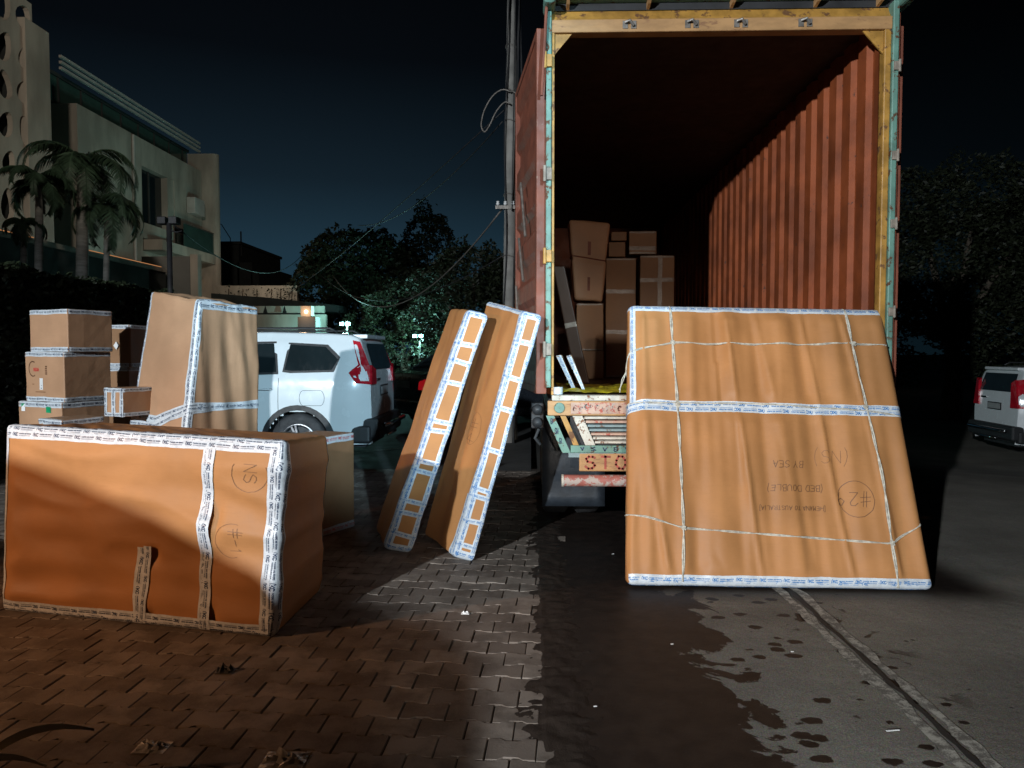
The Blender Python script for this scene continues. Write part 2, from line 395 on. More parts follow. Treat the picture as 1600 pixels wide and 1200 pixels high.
soil = pmat('joint_sand', (.045, .030, .022), .3, 30, .95, bump=.6)
sb = MB(); sb.grid(lambda i, j: V((-8.4+i*.2, 1.7+j*.2, -.013+.003*NZ.noise(V((i*.7, j*.7, 0))))), 44, 42)
tag(sb.build('joint_sand', soil, pv, smooth=True), kind='stuff')
# dried mud washed over the edge of the pavement
def mudz(x, y):
    e_ = -.015 + .15*NZ.noise(V((y*1.7, 3, 0))) + .07*NZ.noise(V((y*5, 8, 0)))
    b = .0085*math.tanh((x-e_)/.075)
    return b - .0035 - .016*max(0, min(1, (x-.20)/.16)) + .0075*NZ.fractal(V((x*11, y*11, 2)), .9, 2.1, 5) + (.004 if x > .06 else 0)
mm = NT('dried_mud'); co = mm.coord(); a = mm.noise(co, 5, 6); b = mm.noise(co, 120, 4, .7)
mudm = mm.out(mm.mix(mm.ramp(a, .3, .7), (.022, .015, .012), (.036, .026, .020)), mm.ramp(a, .3, .7, .7, .9), mm.bump(mm.math('ADD', b, mm.noise(co, 30, 4)), .6, .004), spec=.15)
mu = MB(); mu.grid(lambda i, j: V((-.62+i*.011, 2.3+j*.012, mudz(-.62+i*.011, 2.3+j*.012))), 90, 560)
tag(mu.build('mud', mudm, smooth=True), 'dark dried mud washed over the edge of the paving blocks', 'mud', kind='stuff')
# apron beyond the blocks
ap = MB(); ap.grid(lambda i, j: V((-14+i*1.4+(.17 if i==10 else 0)*0, 9.85+j*2, -.012)), 10, 8)
tag(ap.build('parking_apron', pmat('apron_concrete', (.06, .062, .062), .3, 1.2, .8, bump=.3)), kind='structure')
tag(strip(-3.4, 11.0, -1.1, 13.2, .05, .0, 'painted_line', lm, 20), kind='structure')

# ================================================================== stroke lettering
A_ = {
'A':[[(0,0),(.5,1),(1,0)],[(.2,.4),(.8,.4)]],'B':[[(0,0),(0,1),(.7,1),(.9,.8),(.7,.52),(0,.52)],[(.7,.52),(1,.28),(.75,0),(0,0)]],
'C':[[(1,.82),(.7,1),(.3,1),(0,.7),(0,.3),(.3,0),(.7,0),(1,.18)]],'D':[[(0,0),(0,1),(.6,1),(1,.65),(1,.35),(.6,0),(0,0)]],
'E':[[(1,1),(0,1),(0,0),(1,0)],[(0,.5),(.8,.5)]],'G':[[(1,.85),(.7,1),(.3,1),(0,.7),(0,.3),(.3,0),(.8,0),(1,.2),(1,.45),(.6,.45)]],
'H':[[(0,0),(0,1)],[(1,0),(1,1)],[(0,.5),(1,.5)]],'I':[[(.5,0),(.5,1)]],'J':[[(.8,1),(.8,.2),(.5,0),(.1,.15)]],'K':[[(0,0),(0,1)],[(1,1),(0,.42)],[(.3,.6),(1,0)]],
'L':[[(0,1),(0,0),(.9,0)]],'M':[[(0,0),(0,1),(.5,.4),(1,1),(1,0)]],'N':[[(0,0),(0,1),(1,0),(1,1)]],
'O':[[(.3,0),(0,.3),(0,.7),(.3,1),(.7,1),(1,.7),(1,.3),(.7,0),(.3,0)]],'P':[[(0,0),(0,1),(.7,1),(1,.78),(.7,.5),(0,.5)]],
'R':[[(0,0),(0,1),(.7,1),(1,.78),(.7,.5),(0,.5)],[(.5,.5),(1,0)]],'S':[[(1,.85),(.7,1),(.3,1),(0,.78),(.2,.55),(.8,.45),(1,.22),(.7,0),(.3,0),(0,.15)]],
'T':[[(0,1),(1,1)],[(.5,1),(.5,0)]],'U':[[(0,1),(0,.25),(.3,0),(.7,0),(1,.25),(1,1)]],'V':[[(0,1),(.5,0),(1,1)]],'Y':[[(0,1),(.5,.5),(1,1)],[(.5,.5),(.5,0)]],
'1':[[(.2,.75),(.5,1),(.5,0)]],'2':[[(0,.8),(.3,1),(.75,1),(.9,.75),(0,0),(1,0)]],'9':[[(.9,.6),(.5,.45),(.1,.7),(.4,1),(.8,.95),(.9,.6),(.7,0)]],
'#':[[(.3,-.1),(.4,1.1)],[(.65,-.1),(.75,1.1)],[(-.1,.35),(1.1,.4)],[(-.1,.68),(1.1,.73)]],'-':[[(.1,.5),(.9,.5)]],
'(':[[(.8,1.25),(.3,.85),(.2,.5),(.3,.1),(.8,-.25)]],')':[[(.2,1.25),(.7,.85),(.8,.5),(.7,.1),(.2,-.25)]],'[':[[(1,1.25),(.2,1.25),(.2,-.25),(1,-.25)]],']':[[(0,1.25),(.8,1.25),(.8,-.25),(0,-.25)]],
'4':[[(.7,0),(.7,1),(0,.35),(1,.35)]],'0':[[(.3,0),(0,.3),(0,.7),(.3,1),(.7,1),(1,.7),(1,.3),(.7,0),(.3,0)]],' ':[]}
def strokes(text, h, th, adv=.78, wr=.55, jit=0.0, slant=0):
    """2-D quads [(4 points)] for a line of text starting at 0,0"""
    out = []; x = 0
    for ch in text.upper():
        ww = h*wr*(.5 if ch in '()[]I1' else 1)
        for pl in A_.get(ch, []):
            pts = [(x+p[0]*ww+slant*p[1]*h+random.uniform(-jit, jit), p[1]*h+random.uniform(-jit, jit)) for p in pl]
            for (x0, y0), (x1, y1) in zip(pts, pts[1:]):
                L = math.hypot(x1-x0, y1-y0)
                if L < 1e-6: continue
                dx, dy = (x1-x0)/L, (y1-y0)/L; nx, ny = -dy*th/2, dx*th/2; ex, ey = dx*th*.35, dy*th*.35
                out.append(((x0-ex-nx, y0-ey-ny), (x1+ex-nx, y1+ey-ny), (x1+ex+nx, y1+ey+ny), (x0-ex+nx, y0-ey+ny)))
        x += h*adv*(.55 if ch in '()[]I1' else 1) if ch != ' ' else h*.5
    return out, x
def arc_strokes(cx, cy, rx, ry, a0, a1, th, n=24, jit=0):
    out = []
    P = [(cx+rx*cos(a0+(a1-a0)*k/n)+random.uniform(-jit, jit), cy+ry*sin(a0+(a1-a0)*k/n)+random.uniform(-jit, jit)) for k in range(n+1)]
    for (x0, y0), (x1, y1) in zip(P, P[1:]):
        L = math.hypot(x1-x0, y1-y0) or 1; nx, ny = -(y1-y0)/L*th/2, (x1-x0)/L*th/2
        out.append(((x0-nx, y0-ny), (x1-nx, y1-ny), (x1+nx, y1+ny), (x0+nx, y0+ny)))
    return out
def tape_print():
    q = []
    q += arc_strokes(.020, .0, .013, .016, radians(110), radians(215), .004, 5)
    a, x = strokes('KC', .019, .0052, .95, .72); q += [tuple((p[0]+.018, p[1]-.009) for p in s) for s in a]
    a, x = strokes('PACKERS AND MOVERS', .0072, .0019, .80, .56); q += [tuple((p[0]+.062, p[1]+.001) for p in s) for s in a]
    for k in range(9):
        x0 = .062+k*.0104; q.append(((x0, -.0085), (x0+.0088, -.0085), (x0+.0088, -.0055), (x0, -.0055)))
    q.append(((.062, -.0125), (.155, -.0125), (.155, -.0112), (.062, -.0112)))
    return q
TP = tape_print(); TL = .172

# ================================================================== wrapped things
class Wrap:
    """a box with rounded edges, its faces bulged by disp(q, n); corners: bottom FL FR BR BL, top FL FR BR BL"""
    def __init__(s, c, r, disp=None, dent=None):
        s.c = [V(p) for p in c]; c = s.c
        s.w = ((c[1]-c[0]).length+(c[5]-c[4]).length)/2; s.d = ((c[3]-c[0]).length+(c[2]-c[1]).length)/2; s.h = ((c[4]-c[0]).length+(c[5]-c[1]).length)/2
        s.dim = V((s.w, s.d, s.h)); s.r = r; s.disp = disp or (lambda q, n: 0); s.dent = dent or (lambda q, n: 0)
    def warp(s, p):
        u, v, t = p.x/s.w, p.y/s.d, p.z/s.h; c = s.c
        b = (c[0]*(1-u)+c[1]*u)*(1-v) + (c[3]*(1-u)+c[2]*u)*v
        a = (c[4]*(1-u)+c[5]*u)*(1-v) + (c[7]*(1-u)+c[6]*u)*v
        return b*(1-t)+a*t
    def surf(s, q, off=0, dent=False):
        r = s.r
        inn = V((min(max(q.x, r), s.w-r), min(max(q.y, r), s.d-r), min(max(q.z, r), s.h-r)))
        n = (q-inn); n = n.normalized() if n.length > 1e-9 else V((0, -1, 0))
        o = off + s.disp(q, n) + (s.dent(q, n) if dent else 0)
        return s.warp(inn + n*(r+o))
    def face(s, k, u, v):
        w, d, h = s.dim
        return {'F': lambda: V((u, 0, v)), 'B': lambda: V((u, d, v)), 'L': lambda: V((0, u, v)), 'R': lambda: V((w, u, v)), 'T': lambda: V((u, v, h)), 'D': lambda: V((u, v, 0))}[k]()
    def mesh(s, res, fine='F', coarse=None):
        mb = MB(); coarse = coarse or res*3
        def lin(L, rs):
            n = max(2, int((L-2*s.r)/rs)); return [0, s.r*.35, s.r*.7] + [s.r+(L-2*s.r)*k/n for k in range(n+1)] + [L-s.r*.7, L-s.r*.35, L]
        X = lin(s.w, res); Yv = lin(s.d, coarse if 'R' not in fine and 'T' not in fine and 'L' not in fine else res); Z = lin(s.h, res)
        for k, a, b in (('F', X, Z), ('B', X, Z), ('L', Yv, Z), ('R', Yv, Z), ('T', X, Yv), ('D', X, Yv)):
            mb.grid(lambda i, j: s.surf(s.face(k, a[i], b[j]), 0, True), len(a)-1, len(b)-1)
        bm = bmesh.new(); vs = [bm.verts.new(p) for p in mb.v]
        for f in mb.f:
            try: bm.faces.new([vs[i] for i in f])
            except ValueError: pass
        bmesh.ops.remove_doubles(bm, verts=bm.verts, dist=.0002); bmesh.ops.recalc_face_normals(bm, faces=bm.faces)
        out = MB(); bm.verts.index_update(); out.v = [tuple(v.co) for v in bm.verts]; out.f = [tuple(v.index for v in f.verts) for f in bm.faces]; bm.free()
        return out
def polyline(path, ds):
    pts = []; S = [0]
    path = [V(p) for p in path]
    for a, b in zip(path, path[1:]):
        L = (b-a).length; n = max(1, int(L/ds))
        for k in range(n): pts.append(a.lerp(b, k/n))
    pts.append(path[-1]); return pts
def tape(Wp, parent, path, A1, A2, wd=.062, off=.0012, ink='ink', seed=0, prn=True, mat='tape', name='tape_strip', flip=False, wob=.003):
    A1 = V(A1); A2 = V(A2); path = [V(p) for p in path]
    seg = [(b-a).length for a, b in zip(path, path[1:])]; L = sum(seg)
    def P(s):
        s = max(0, min(L, s))
        for i, (a, b) in enumerate(zip(path, path[1:])):
            if s <= seg[i] or i == len(seg)-1: return a.lerp(b, min(1, s/seg[i])) if seg[i] > 0 else a
            s -= seg[i]
    def pos(s, t, o):
        t2 = t + wob*NZ.noise(V((s*6, seed*3.1, 0)))*2
        q = P(s) + (A1*(-t2) if t2 < 0 else A2*t2)
        q = V((min(max(q.x, 0), Wp.w), min(max(q.y, 0), Wp.d), min(max(q.z, 0), Wp.h)))
        return Wp.surf(q, o + .0012*NZ.noise(V((s*22, t*40, seed)))+.0006)
    ns = max(2, int(L/.022)); m = MB()
    nt_ = 8
    m.grid(lambda i, j: pos(L*i/ns, (j/nt_-.5)*wd*(1+.05*NZ.noise(V((i*.8, seed, j//5)))), off), ns, nt_)
    o = m.build(name, M[mat], parent, smooth=True)
    if prn:
        k = 0; pm_ = MB(); sc_ = min(1, wd/.062)
        rows = [0] if wd < .08 else [-wd*.24, wd*.24]
        starts = []
        for t0_ in rows:
            s0 = random.uniform(-.12, 0)
            while s0 < L: starts.append((s0, t0_)); s0 += TL*sc_
        for s0, t0_ in starts:
            for q in TP:
                vs = []
                ok = True
                for (x, y) in q:
                    s = s0 + x*sc_
                    if s < 0 or s > L: ok = False; break
                    if flip: vs.append(pos(L-s, t0_-y*sc_, off+.0009))
                    else: vs.append(pos(s, t0_+y*sc_, off+.0009))
                if ok: pm_.add(vs, [(0, 1, 2, 3)])
        if pm_.f: 
            p_ = pm_.build('printed_lettering', M[ink], o)
            p_['kind'] = 'stuff'
    return o
def writing(Wp, parent, quads, T, mat, off=.0022, name='handwriting'):
    m = MB()
    for q in quads:
        # cut long strokes so that they follow the folds
        (a, b, c, d) = q; L = math.hypot(b[0]-a[0], b[1]-a[1]); n = max(1, int(L/.02))
        for k in range(n):
            f0, f1 = k/n, (k+1)/n
            P = [(a[0]+(b[0]-a[0])*f0, a[1]+(b[1]-a[1])*f0), (a[0]+(b[0]-a[0])*f1, a[1]+(b[1]-a[1])*f1), (d[0]+(c[0]-d[0])*f1, d[1]+(c[1]-d[1])*f1), (d[0]+(c[0]-d[0])*f0, d[1]+(c[1]-d[1])*f0)]
            m.add([Wp.surf(T(*p), off, True) for p in P], [(0, 1, 2, 3)])
    o = m.build(name, M[mat], parent); o['kind'] = 'stuff'; return o
def string(Wp, parent, path, r=.0085, off=.004, name='string', lift=.4):
    pts = polyline(path, .03); out = []
    for i, q in enumerate(pts):
        p = Wp.surf(q, off); out.append(p)
    sm = [out[0]] + [(out[i-1]+out[i]*2+out[i+1])/4 for i in range(1, len(out)-1)] + [out[-1]]
    # twin strand
    m = MB()
    for sgn in (-1, 1):
        tw = []
        for i, p in enumerate(sm):
            t = (sm[min(i+1, len(sm)-1)]-sm[max(i-1, 0)]).normalized(); b = t.cross(V((0, -1, .3))).normalized()
            tw.append(p + b*sgn*r*.75*cos(i*.35) + V((0, -1, 0))*r*.3*sin(i*.35)*sgn)
        m.tube(tw, r*.72, 5)
    return m.build(name, M['rope'], parent, smooth=True)

def base_of(c): s = sum((V(p) for p in c[:4]), V())/4; return V((s.x, s.y, min(V(p).z for p in c[:4])))

# ---------------- big carton lying on its side, front left
def fade(x, a): return max(0, min(1, x/a))
a_ = gr(2, 955); b_ = gr(427, 998); t0 = at(8, 662, a_.y+.04); t1 = at(447, 688, b_.y-.04); b2 = gr(500, 925); t2 = at(512, 680, b2.y)
c = [a_, b_, b2, (a_.x+.2, a_.y+.8, .0), t0, t1, t2, (t0.x+.15, t0.y+.8, 1.09)]
def d_big(q, n):
    if abs(n.z) < .5:
        e_ = fade(q.z, .12)*fade(1.1-q.z, .12)*fade(q.x, .1)*fade(2.0-q.x, .1)
        x, z = q.x, q.z
        f = .030*NZ.noise(V((x*1.1, z*4.2+.25*x, 3))) + .020*NZ.noise(V((x*2.4, z*7.5, 7)))
        r = 1-abs(NZ.noise(V((x*1.3+5, z*3.6+.5*x, 1))))*3.2; f += .016*max(0, r)
        return f*e_ + .012*e_
    e_ = fade(q.y, .1)*fade(.75-q.y, .1)
    return e_*(.010*NZ.noise(V((q.x*9+q.y*9, q.y*2, 4)))+.006*NZ.noise(V((q.x*18+q.y*14, q.y*3, 9))))-.006*e_
def n_big(q, n):
    if n.y > -.5: return 0
    d = 0
    for (x0, z0, z1, sp) in ((1.485, .02, 1.0, .30), (1.075, .02, .46, .20)):
        u = q.x-x0
        if -.02 < u < .13 and z0 < q.z < z1:
            k = max(0, sin((q.z*(1/sp)*pi)+1.0)); d -= .030*k*k*math.exp(-((u-.036)/.030)**2)
    return d
big = thing('wrapped_carton', base_of(c), 'largest kraft wrapped carton lying at front left on the paving with taped edges', 'carton')
W1 = Wrap(c, .035, d_big, n_big)
W1.mesh(.022, 'FRT').build('kraft_wrap', M['card'], big, smooth=True)
w_, d_, h_ = W1.dim
tape(W1, big, [(0, 0, h_), (w_, 0, h_)], (0, 0, -1), (0, 1, 0), .085, .0012, seed=1)
tape(W1, big, [(.02, 0, h_-.055), (w_, 0, h_-.052)], (0, 0, -1), (0, 0, 1), .055, .0022, seed=2)
tape(W1, big, [(0, 0, h_), (0, 0, 0)], (-0, 1, 0), (1, 0, 0), .075, .003, seed=3)
tape(W1, big, [(w_, 0, h_), (w_, 0, 0)], (-1, 0, 0), (0, 1, 0), .105, .0034, seed=4)
tape(W1, big, [(w_-.062, 0, h_-.05), (w_-.060, 0, .03)], (-1, 0, 0), (1, 0, 0), .055, .0042, seed=5)
tape(W1, big, [(0, 0, 0), (w_, 0, 0)], (0, 1, 0), (0, 0, 1), .11, .0020, seed=6, flip=True)
tape(W1, big, [(0, 0, .055), (w_, 0, .058)], (0, 0, -1), (0, 0, 1), .052, .0030, seed=7, flip=True)
tape(W1, big, [(1.455, 0, h_-.07), (1.475, 0, .02)], (-1, 0, 0), (1, 0, 0), .062, .0052, seed=8)
tape(W1, big, [(1.43, 0, h_-.07), (1.452, 0, .02)], (-1, 0, 0), (1, 0, 0), .040, .0044, seed=18)
tape(W1, big, [(1.035, 0, .47), (1.025, 0, .32), (1.015, 0, .02)], (-1, 0, 0), (1, 0, 0), .062, .0040, seed=9)
tape(W1, big, [(1.075, 0, .48), (1.065, 0, .22), (1.04, 0, .02)], (-1, 0, 0), (1, 0, 0), .050, .0050, seed=10)
tape(W1, big, [(0, d_*.98, 0), (0, d_*.98, h_)], (0, -1, 0), (0, 1, 0), .05, .003, seed=11, prn=False)
tape(W1, big, [(w_, d_-.01, h_), (w_, d_-.01, 0)], (0, -1, 0), (0, 1, 0), .03, .003, seed=12, prn=False)
# pen marks turned on their side
q1, L1 = strokes('NS', .075, .004, .8, .6, .003)
writing(W1, big, q1, lambda x, y: V((w_-.235+y, 0, h_-.145-x)), 'pencil')
writing(W1, big, arc_strokes(w_-.20, h_-.20, .11, .105, radians(150), radians(385), .0035, jit=.002), lambda x, y: V((x, 0, y)), 'pencil', name='handwriting')
q1, L1 = strokes('#-1', .07, .004, .85, .6, .003)
writing(W1, big, q1, lambda x, y: V((w_-.30+y, 0, h_-.52-x)), 'pencil')
writing(W1, big, arc_strokes(w_-.29, h_-.59, .10, .10, radians(70), radians(290), .003, jit=.002), lambda x, y: V((x, 0, y)), 'pencil')

# ---------------- large wrapped bed panel leaning on the truck
c = [(.645, 4.90, .035), (2.665, 4.86, .030), (2.665, 4.995, .0), (.645, 5.035, .0),
     (.735, 5.60, 1.960), (2.640, 5.62, 1.925), (2.640, 5.745, 1.885), (.735, 5.725, 1.915)]
def d_pan(q, n):
    if n.y < -.3:
        e_ = fade(q.z-.03, .10)*fade(2.02-q.z, .10)*fade(q.x, .10)*fade(1.96-q.x, .05)
        k = fade(abs(q.z-1.245)-.03, .08)
        x, z = q.x, q.z
        f = .040*NZ.noise(V((x*5.2+.25*z, z*.45, 2))) + .022*NZ.noise(V((x*12, z*.8, 5)))+.020*max(0, 1-abs(NZ.noise(V((x*3.4+.3*z, z*.4, 11))))*7)
        return f*e_*(.35+.65*k) + .008*e_
    return .004*NZ.noise(V((q.x*3, q.z*5, q.y*9)))
def n_pan(q, n):
    if n.y > -.3: return 0
    u = q.x-(.685-.02*q.z)
    if q.z > 1.27 and q.z < 2.0: return -.014*math.exp(-(u/.05)**2) if u > 0 else 0
    return 0
pan = thing('wrapped_bed_panel', base_of(c), 'large square kraft wrapped panel bound with string, leaning on the back of the truck', 'wrapped panel')
W2 = Wrap(c, .045, d_pan, n_pan)
W2.mesh(.016, 'F', .05).build('kraft_wrap', M['card'], pan, smooth=True)
w_, d_, h_ = W2.dim
tape(W2, pan, [(0, 0, h_), (w_, 0, h_)], (0, 0, -1), (0, 1, 0), .11, .0012, 'inkblue', seed=21)
tape(W2, pan, [(0, 0, 0), (w_, 0, 0)], (0, 1, 0), (0, 0, 1), .135, .0012, 'inkblue', seed=22, flip=False)
tape(W2, pan, [(0, 0, .045), (w_, 0, .045)], (0, 0, -1), (0, 0, 1), .055, .0022, 'inkblue', seed=23)
tape(W2, pan, [(.025, 0, h_), (.03, 0, 1.27)], (-1, 0, 0), (1, 0, 0), .050, .0022, 'inkblue', seed=24)
tape(W2, pan, [(0, d_, h_-.02), (0, d_*.5, h_-.02), (0, 0, h_-.02)], (0, 0, -1), (0, 0, 1), .05, .002, 'inkblue', seed=25)
tape(W2, pan, [(0, d_, 1.20), (0, 0, 1.235), (.10, 0, 1.255), (w_, 0, 1.235), (w_, d_, 1.23)], (0, 0, -1), (0, 0, 1), .080, .0024, 'inkblue', seed=26, flip=True)
def zx(x, z): return V((x, 0, z))
vx1 = [(.320, h_), (.330, 1.70), (.355, 1.255), (.365, .80), (.372, .385), (.360, .03)]
vx2 = [(1.665, h_), (1.68, 1.70), (1.715, 1.235), (1.735, .80), (1.725, .325), (1.735, .0)]
string(W2, pan, [(.32, d_, h_)]+[(x, 0, z) for x, z in vx1])
string(W2, pan, [(1.665, d_, h_)]+[(x, 0, z) for x, z in vx2])
string(W2, pan, [(0, d_, 1.50), (0, 0, 1.66), (.32, 0, 1.735), (1.0, 0, 1.735), (1.68, 0, 1.755), (w_, 0, 1.745)], .0056)
string(W2, pan, [(0, d_, 1.25), (0, 0, 1.27), (.35, 0, 1.275), (1.0, 0, 1.275), (1.72, 0, 1.235), (w_, 0, 1.20)], .0056)
string(W2, pan, [(0, d_, .47), (0, 0, .47), (.12, 0, .46), (.37, 0, .385), (1.0, 0, .345), (1.727, 0, .300), (w_, 0, .435), (w_, d_, .44)], .0058)
for (x, z) in ((.372, .385), (1.727, .305), (.355, 1.262), (1.70, 1.262), (.33, 1.735), (1.69, 1.752)):
    m = MB(); p = W2.surf(V((x, 0, z)), .010)
    for k in range(3):
        m.tube([p+V((.014*cos(a+k*2), -.006*sin(2*a), .014*sin(a+k)))for a in [i*pi/4 for i in range(8)]], .0045, 5)
    m.build('knot', M['rope'], pan, smooth=True)
p0 = W2.surf(V((.0, .05, 1.52)), .01)
m = MB(); m.tube([p0, p0+V((-.02, -.01, -.06)), p0+V((-.05, -.01, -.13))], .004, 5); m.tube([p0, p0+V((-.03, -.01, -.05)), p0+V((-.045, 0, -.15))], .004, 5); m.build('string_end', M['rope'], pan)
# upside-down handwriting: text runs right to left
def up(cx, cz): return lambda x, y: V((cx-x, 0, cz-y))
for txt, cx, cz, h_t, th in (('#29', 1.635, .645, .09, .0042), ('[HEMANA TO AUSTRALIA]', 1.335, .545, .028, .0034), ('(BED DOUBLE)', 1.335, .69, .042, .0038), ('BY SEA', 1.215, .86, .046, .0036), ('(NS)', 1.53, .94, .09, .0034)):
    q1, L1 = strokes(txt, h_t, th, .86, .6, .0025, .12)
    writing(W2, pan, q1, up(cx, cz), 'pen' if h_t < .06 or txt[0] == '#' else 'pencil')
writing(W2, pan, arc_strokes(1.545, .60, .115, .125, 0, 2*pi, .004, 30, .002), zx, 'pen')
# little staple marks down the left fold
for (x, z) in ((.10, .70), (.105, .66), (.10, .62), (.11, 1.55), (.12, 1.42)):
    pass

# ---------------- two tall slim wrapped packs leaning together beside the truck
def d_slim(seed, amp=.008):
    def f(q, n): return amp*NZ.noise(V((q.x*4, q.y*3+seed, q.z*1.6))) + amp*.5*NZ.noise(V((q.x*9, q.y*8+seed, q.z*5)))
    return f
def ladder(Wp, par, rungs, ink='inkblue', sd=0, edge=.05):
    w_, d_, h_ = Wp.dim
    tape(Wp, par, [(0, 0, 0), (0, 0, h_)], (0, 1, 0), (1, 0, 0), edge*1.9, .0014, ink, seed=sd)
    tape(Wp, par, [(w_, 0, 0), (w_, 0, h_)], (-1, 0, 0), (0, 1, 0), edge*1.8, .0014, ink, seed=sd+1)
    tape(Wp, par, [(edge*.55, 0, 0), (edge*.5, 0, h_)], (-1, 0, 0), (1, 0, 0), edge, .0022, ink, seed=sd+2)
    for i, z in enumerate(rungs):
        tape(Wp, par, [(0, .03, z), (0, 0, z), (w_, 0, z+random.uniform(-.012, .012)), (w_, .03, z)], (0, 0, -1), (0, 0, 1), .042, .003, ink, seed=sd+3+i)
    tape(Wp, par, [(0, 0, h_), (w_, 0, h_)], (0, 0, -1), (0, 1, 0), .09, .0024, ink, seed=sd+30)
    tape(Wp, par, [(0, 0, 0), (w_, 0, 0)], (0, 1, 0), (0, 0, 1), .12, .0030, ink, seed=sd+31)
c = [(-.600, 5.60, .03), (-.440, 5.55, .0), (-.765, 6.23, .0), (-.925, 6.27, .03),
     (-.060, 5.47, 1.90), (.085, 5.44, 1.865), (-.22, 6.10, 1.98), (-.375, 6.14, 2.02)]
m2 = thing('wrapped_slab', base_of(c), 'right hand leaning slim wrapped slab, propped against the truck post', 'wrapped slab', 'slim wrapped slabs leaning beside the truck')
def d_s2(q, n):
    b = d_slim(5, .010)(q, n)
    if n.x < -.5:
        x, z = q.y, q.z; e_ = fade(x, .08)*fade(.75-x, .08)*fade(z, .1)*fade(1.95-z, .1)
        b += e_*(.022*max(0, 1-abs(x-.22-.08*sin(z*2.2)-.05*NZ.noise(V((z*3, 0, 0))))*6)) - .01*e_
    return b
W3 = Wrap(c, .028, d_s2); W3.mesh(.03, 'FL').build('kraft_wrap', M['card'], m2, smooth=True)
ladder(W3, m2, [.10, .30, .50, .56, .88, 1.20, 1.45, 1.72], sd=40, edge=.046)
w_, d_, h_ = W3.dim
tape(W3, m2, [(0, .06, 0), (0, .035, .5)], (0, 1, 0), (0, -1, 0), .07, .003, 'inkblue', seed=77)
tape(W3, m2, [(0, 0, h_), (0, d_, h_)], (0, 0, -1), (1, 0, 0), .055, .002, 'inkblue', seed=78)
q1, L1 = strokes('#4', .12, .004, .9, .7, .003)
writing(W3, m2, q1, lambda x, y: V((0, .24+y, 1.05-x)), 'pencil')
writing(W3, m2, arc_strokes(.28, .98, .10, .13, 0, 2*pi, .003, 22, .003), lambda x, y: V((0, x, y)), 'pencil')
c = [(-1.185, 5.85, .02), (-.955, 5.76, .0), (-1.175, 6.42, .0), (-1.40, 6.50, .02),
     (-.500, 5.76, 1.93), (-.325, 5.71, 1.885), (-.50, 6.22, 1.93), (-.69, 6.28, 1.975)]
m1 = thing('wrapped_slab', base_of(c), 'left hand leaning slim wrapped slab with a ladder of tape, resting on its neighbour', 'wrapped slab', 'slim wrapped slabs leaning beside the truck')
W4 = Wrap(c, .04, d_slim(1, .014)); W4.mesh(.03, 'FLR').build('kraft_wrap', M['card'], m1, smooth=True)
ladder(W4, m1, [.14, .32, .42, .68, .76, 1.02, 1.10, 1.42, 1.60, 1.74], sd=80, edge=.052)

# ---------------- tall wrapped armchair-shaped pack
c = [(-3.66, 6.25, 0), (-2.93, 5.92, 0), (-2.47, 6.62, 0), (-3.25, 6.95, 0),
     (-3.36, 6.45, 2.14), (-2.77, 6.10, 2.03), (-2.47, 6.62, 1.995), (-3.05, 6.85, 2.12)]
def d_tall(q, n):
    x, z = q.x, q.z; top = fade(z-1.2, .8)
    f = .012*NZ.noise(V((q.x*2, q.y*4, z*1.2)))
    if n.x > .3: f += (.020*NZ.noise(V((q.y*8+z*1.2, z*.9, 2)))+.016*max(0, 1-abs(NZ.noise(V((q.y*5+z*1.0, z*.7, 8))))*5)*top)*fade(q.y, .06)
    if n.z > .5: f += .03*NZ.noise(V((q.x*5, q.y*5, 1)))
    if n.y < -.5: f += .010*NZ.noise(V((q.x*3, 0, z*6)))
    return f
tl = thing('wrapped_armchair', base_of(c), 'tall tapering kraft wrapped pack standing behind the largest carton', 'wrapped furniture')
W5 = Wrap(c, .035, d_tall); W5.mesh(.025, 'FRT').build('kraft_wrap', M['card2'], tl, smooth=True)
w_, d_, h_ = W5.dim
tape(W5, tl, [(0, 0, h_), (0, 0, 0)], (0, 1, 0), (1, 0, 0), .085, .0015, seed=120)
tape(W5, tl, [(w_, 0, h_), (w_-.01, 0, 0)], (-1, 0, 0), (0, 1, 0), .10, .0015, seed=121)
tape(W5, tl, [(w_-.03, 0, h_), (w_-.04, 0, 0)], (-1, 0, 0), (1, 0, 0), .06, .0022, seed=122)
tape(W5, tl, [(w_, 0, h_-.01), (w_, d_, h_)], (0, 0, -1), (-1, 0, 0), .12, .002, seed=123)
for k, (a, b, e_) in enumerate(((.99, 1.10, 1.21), (1.03, 1.15, 1.175), (.97, 1.12, 1.19))):
    tape(W5, tl, [(0, 0, a), (.35, 0, a+.01), (w_, 0, b+.05), (w_, d_, e_)], (0, 0, -1), (0, 0, 1), .055, .003+.001*k, seed=124+k)

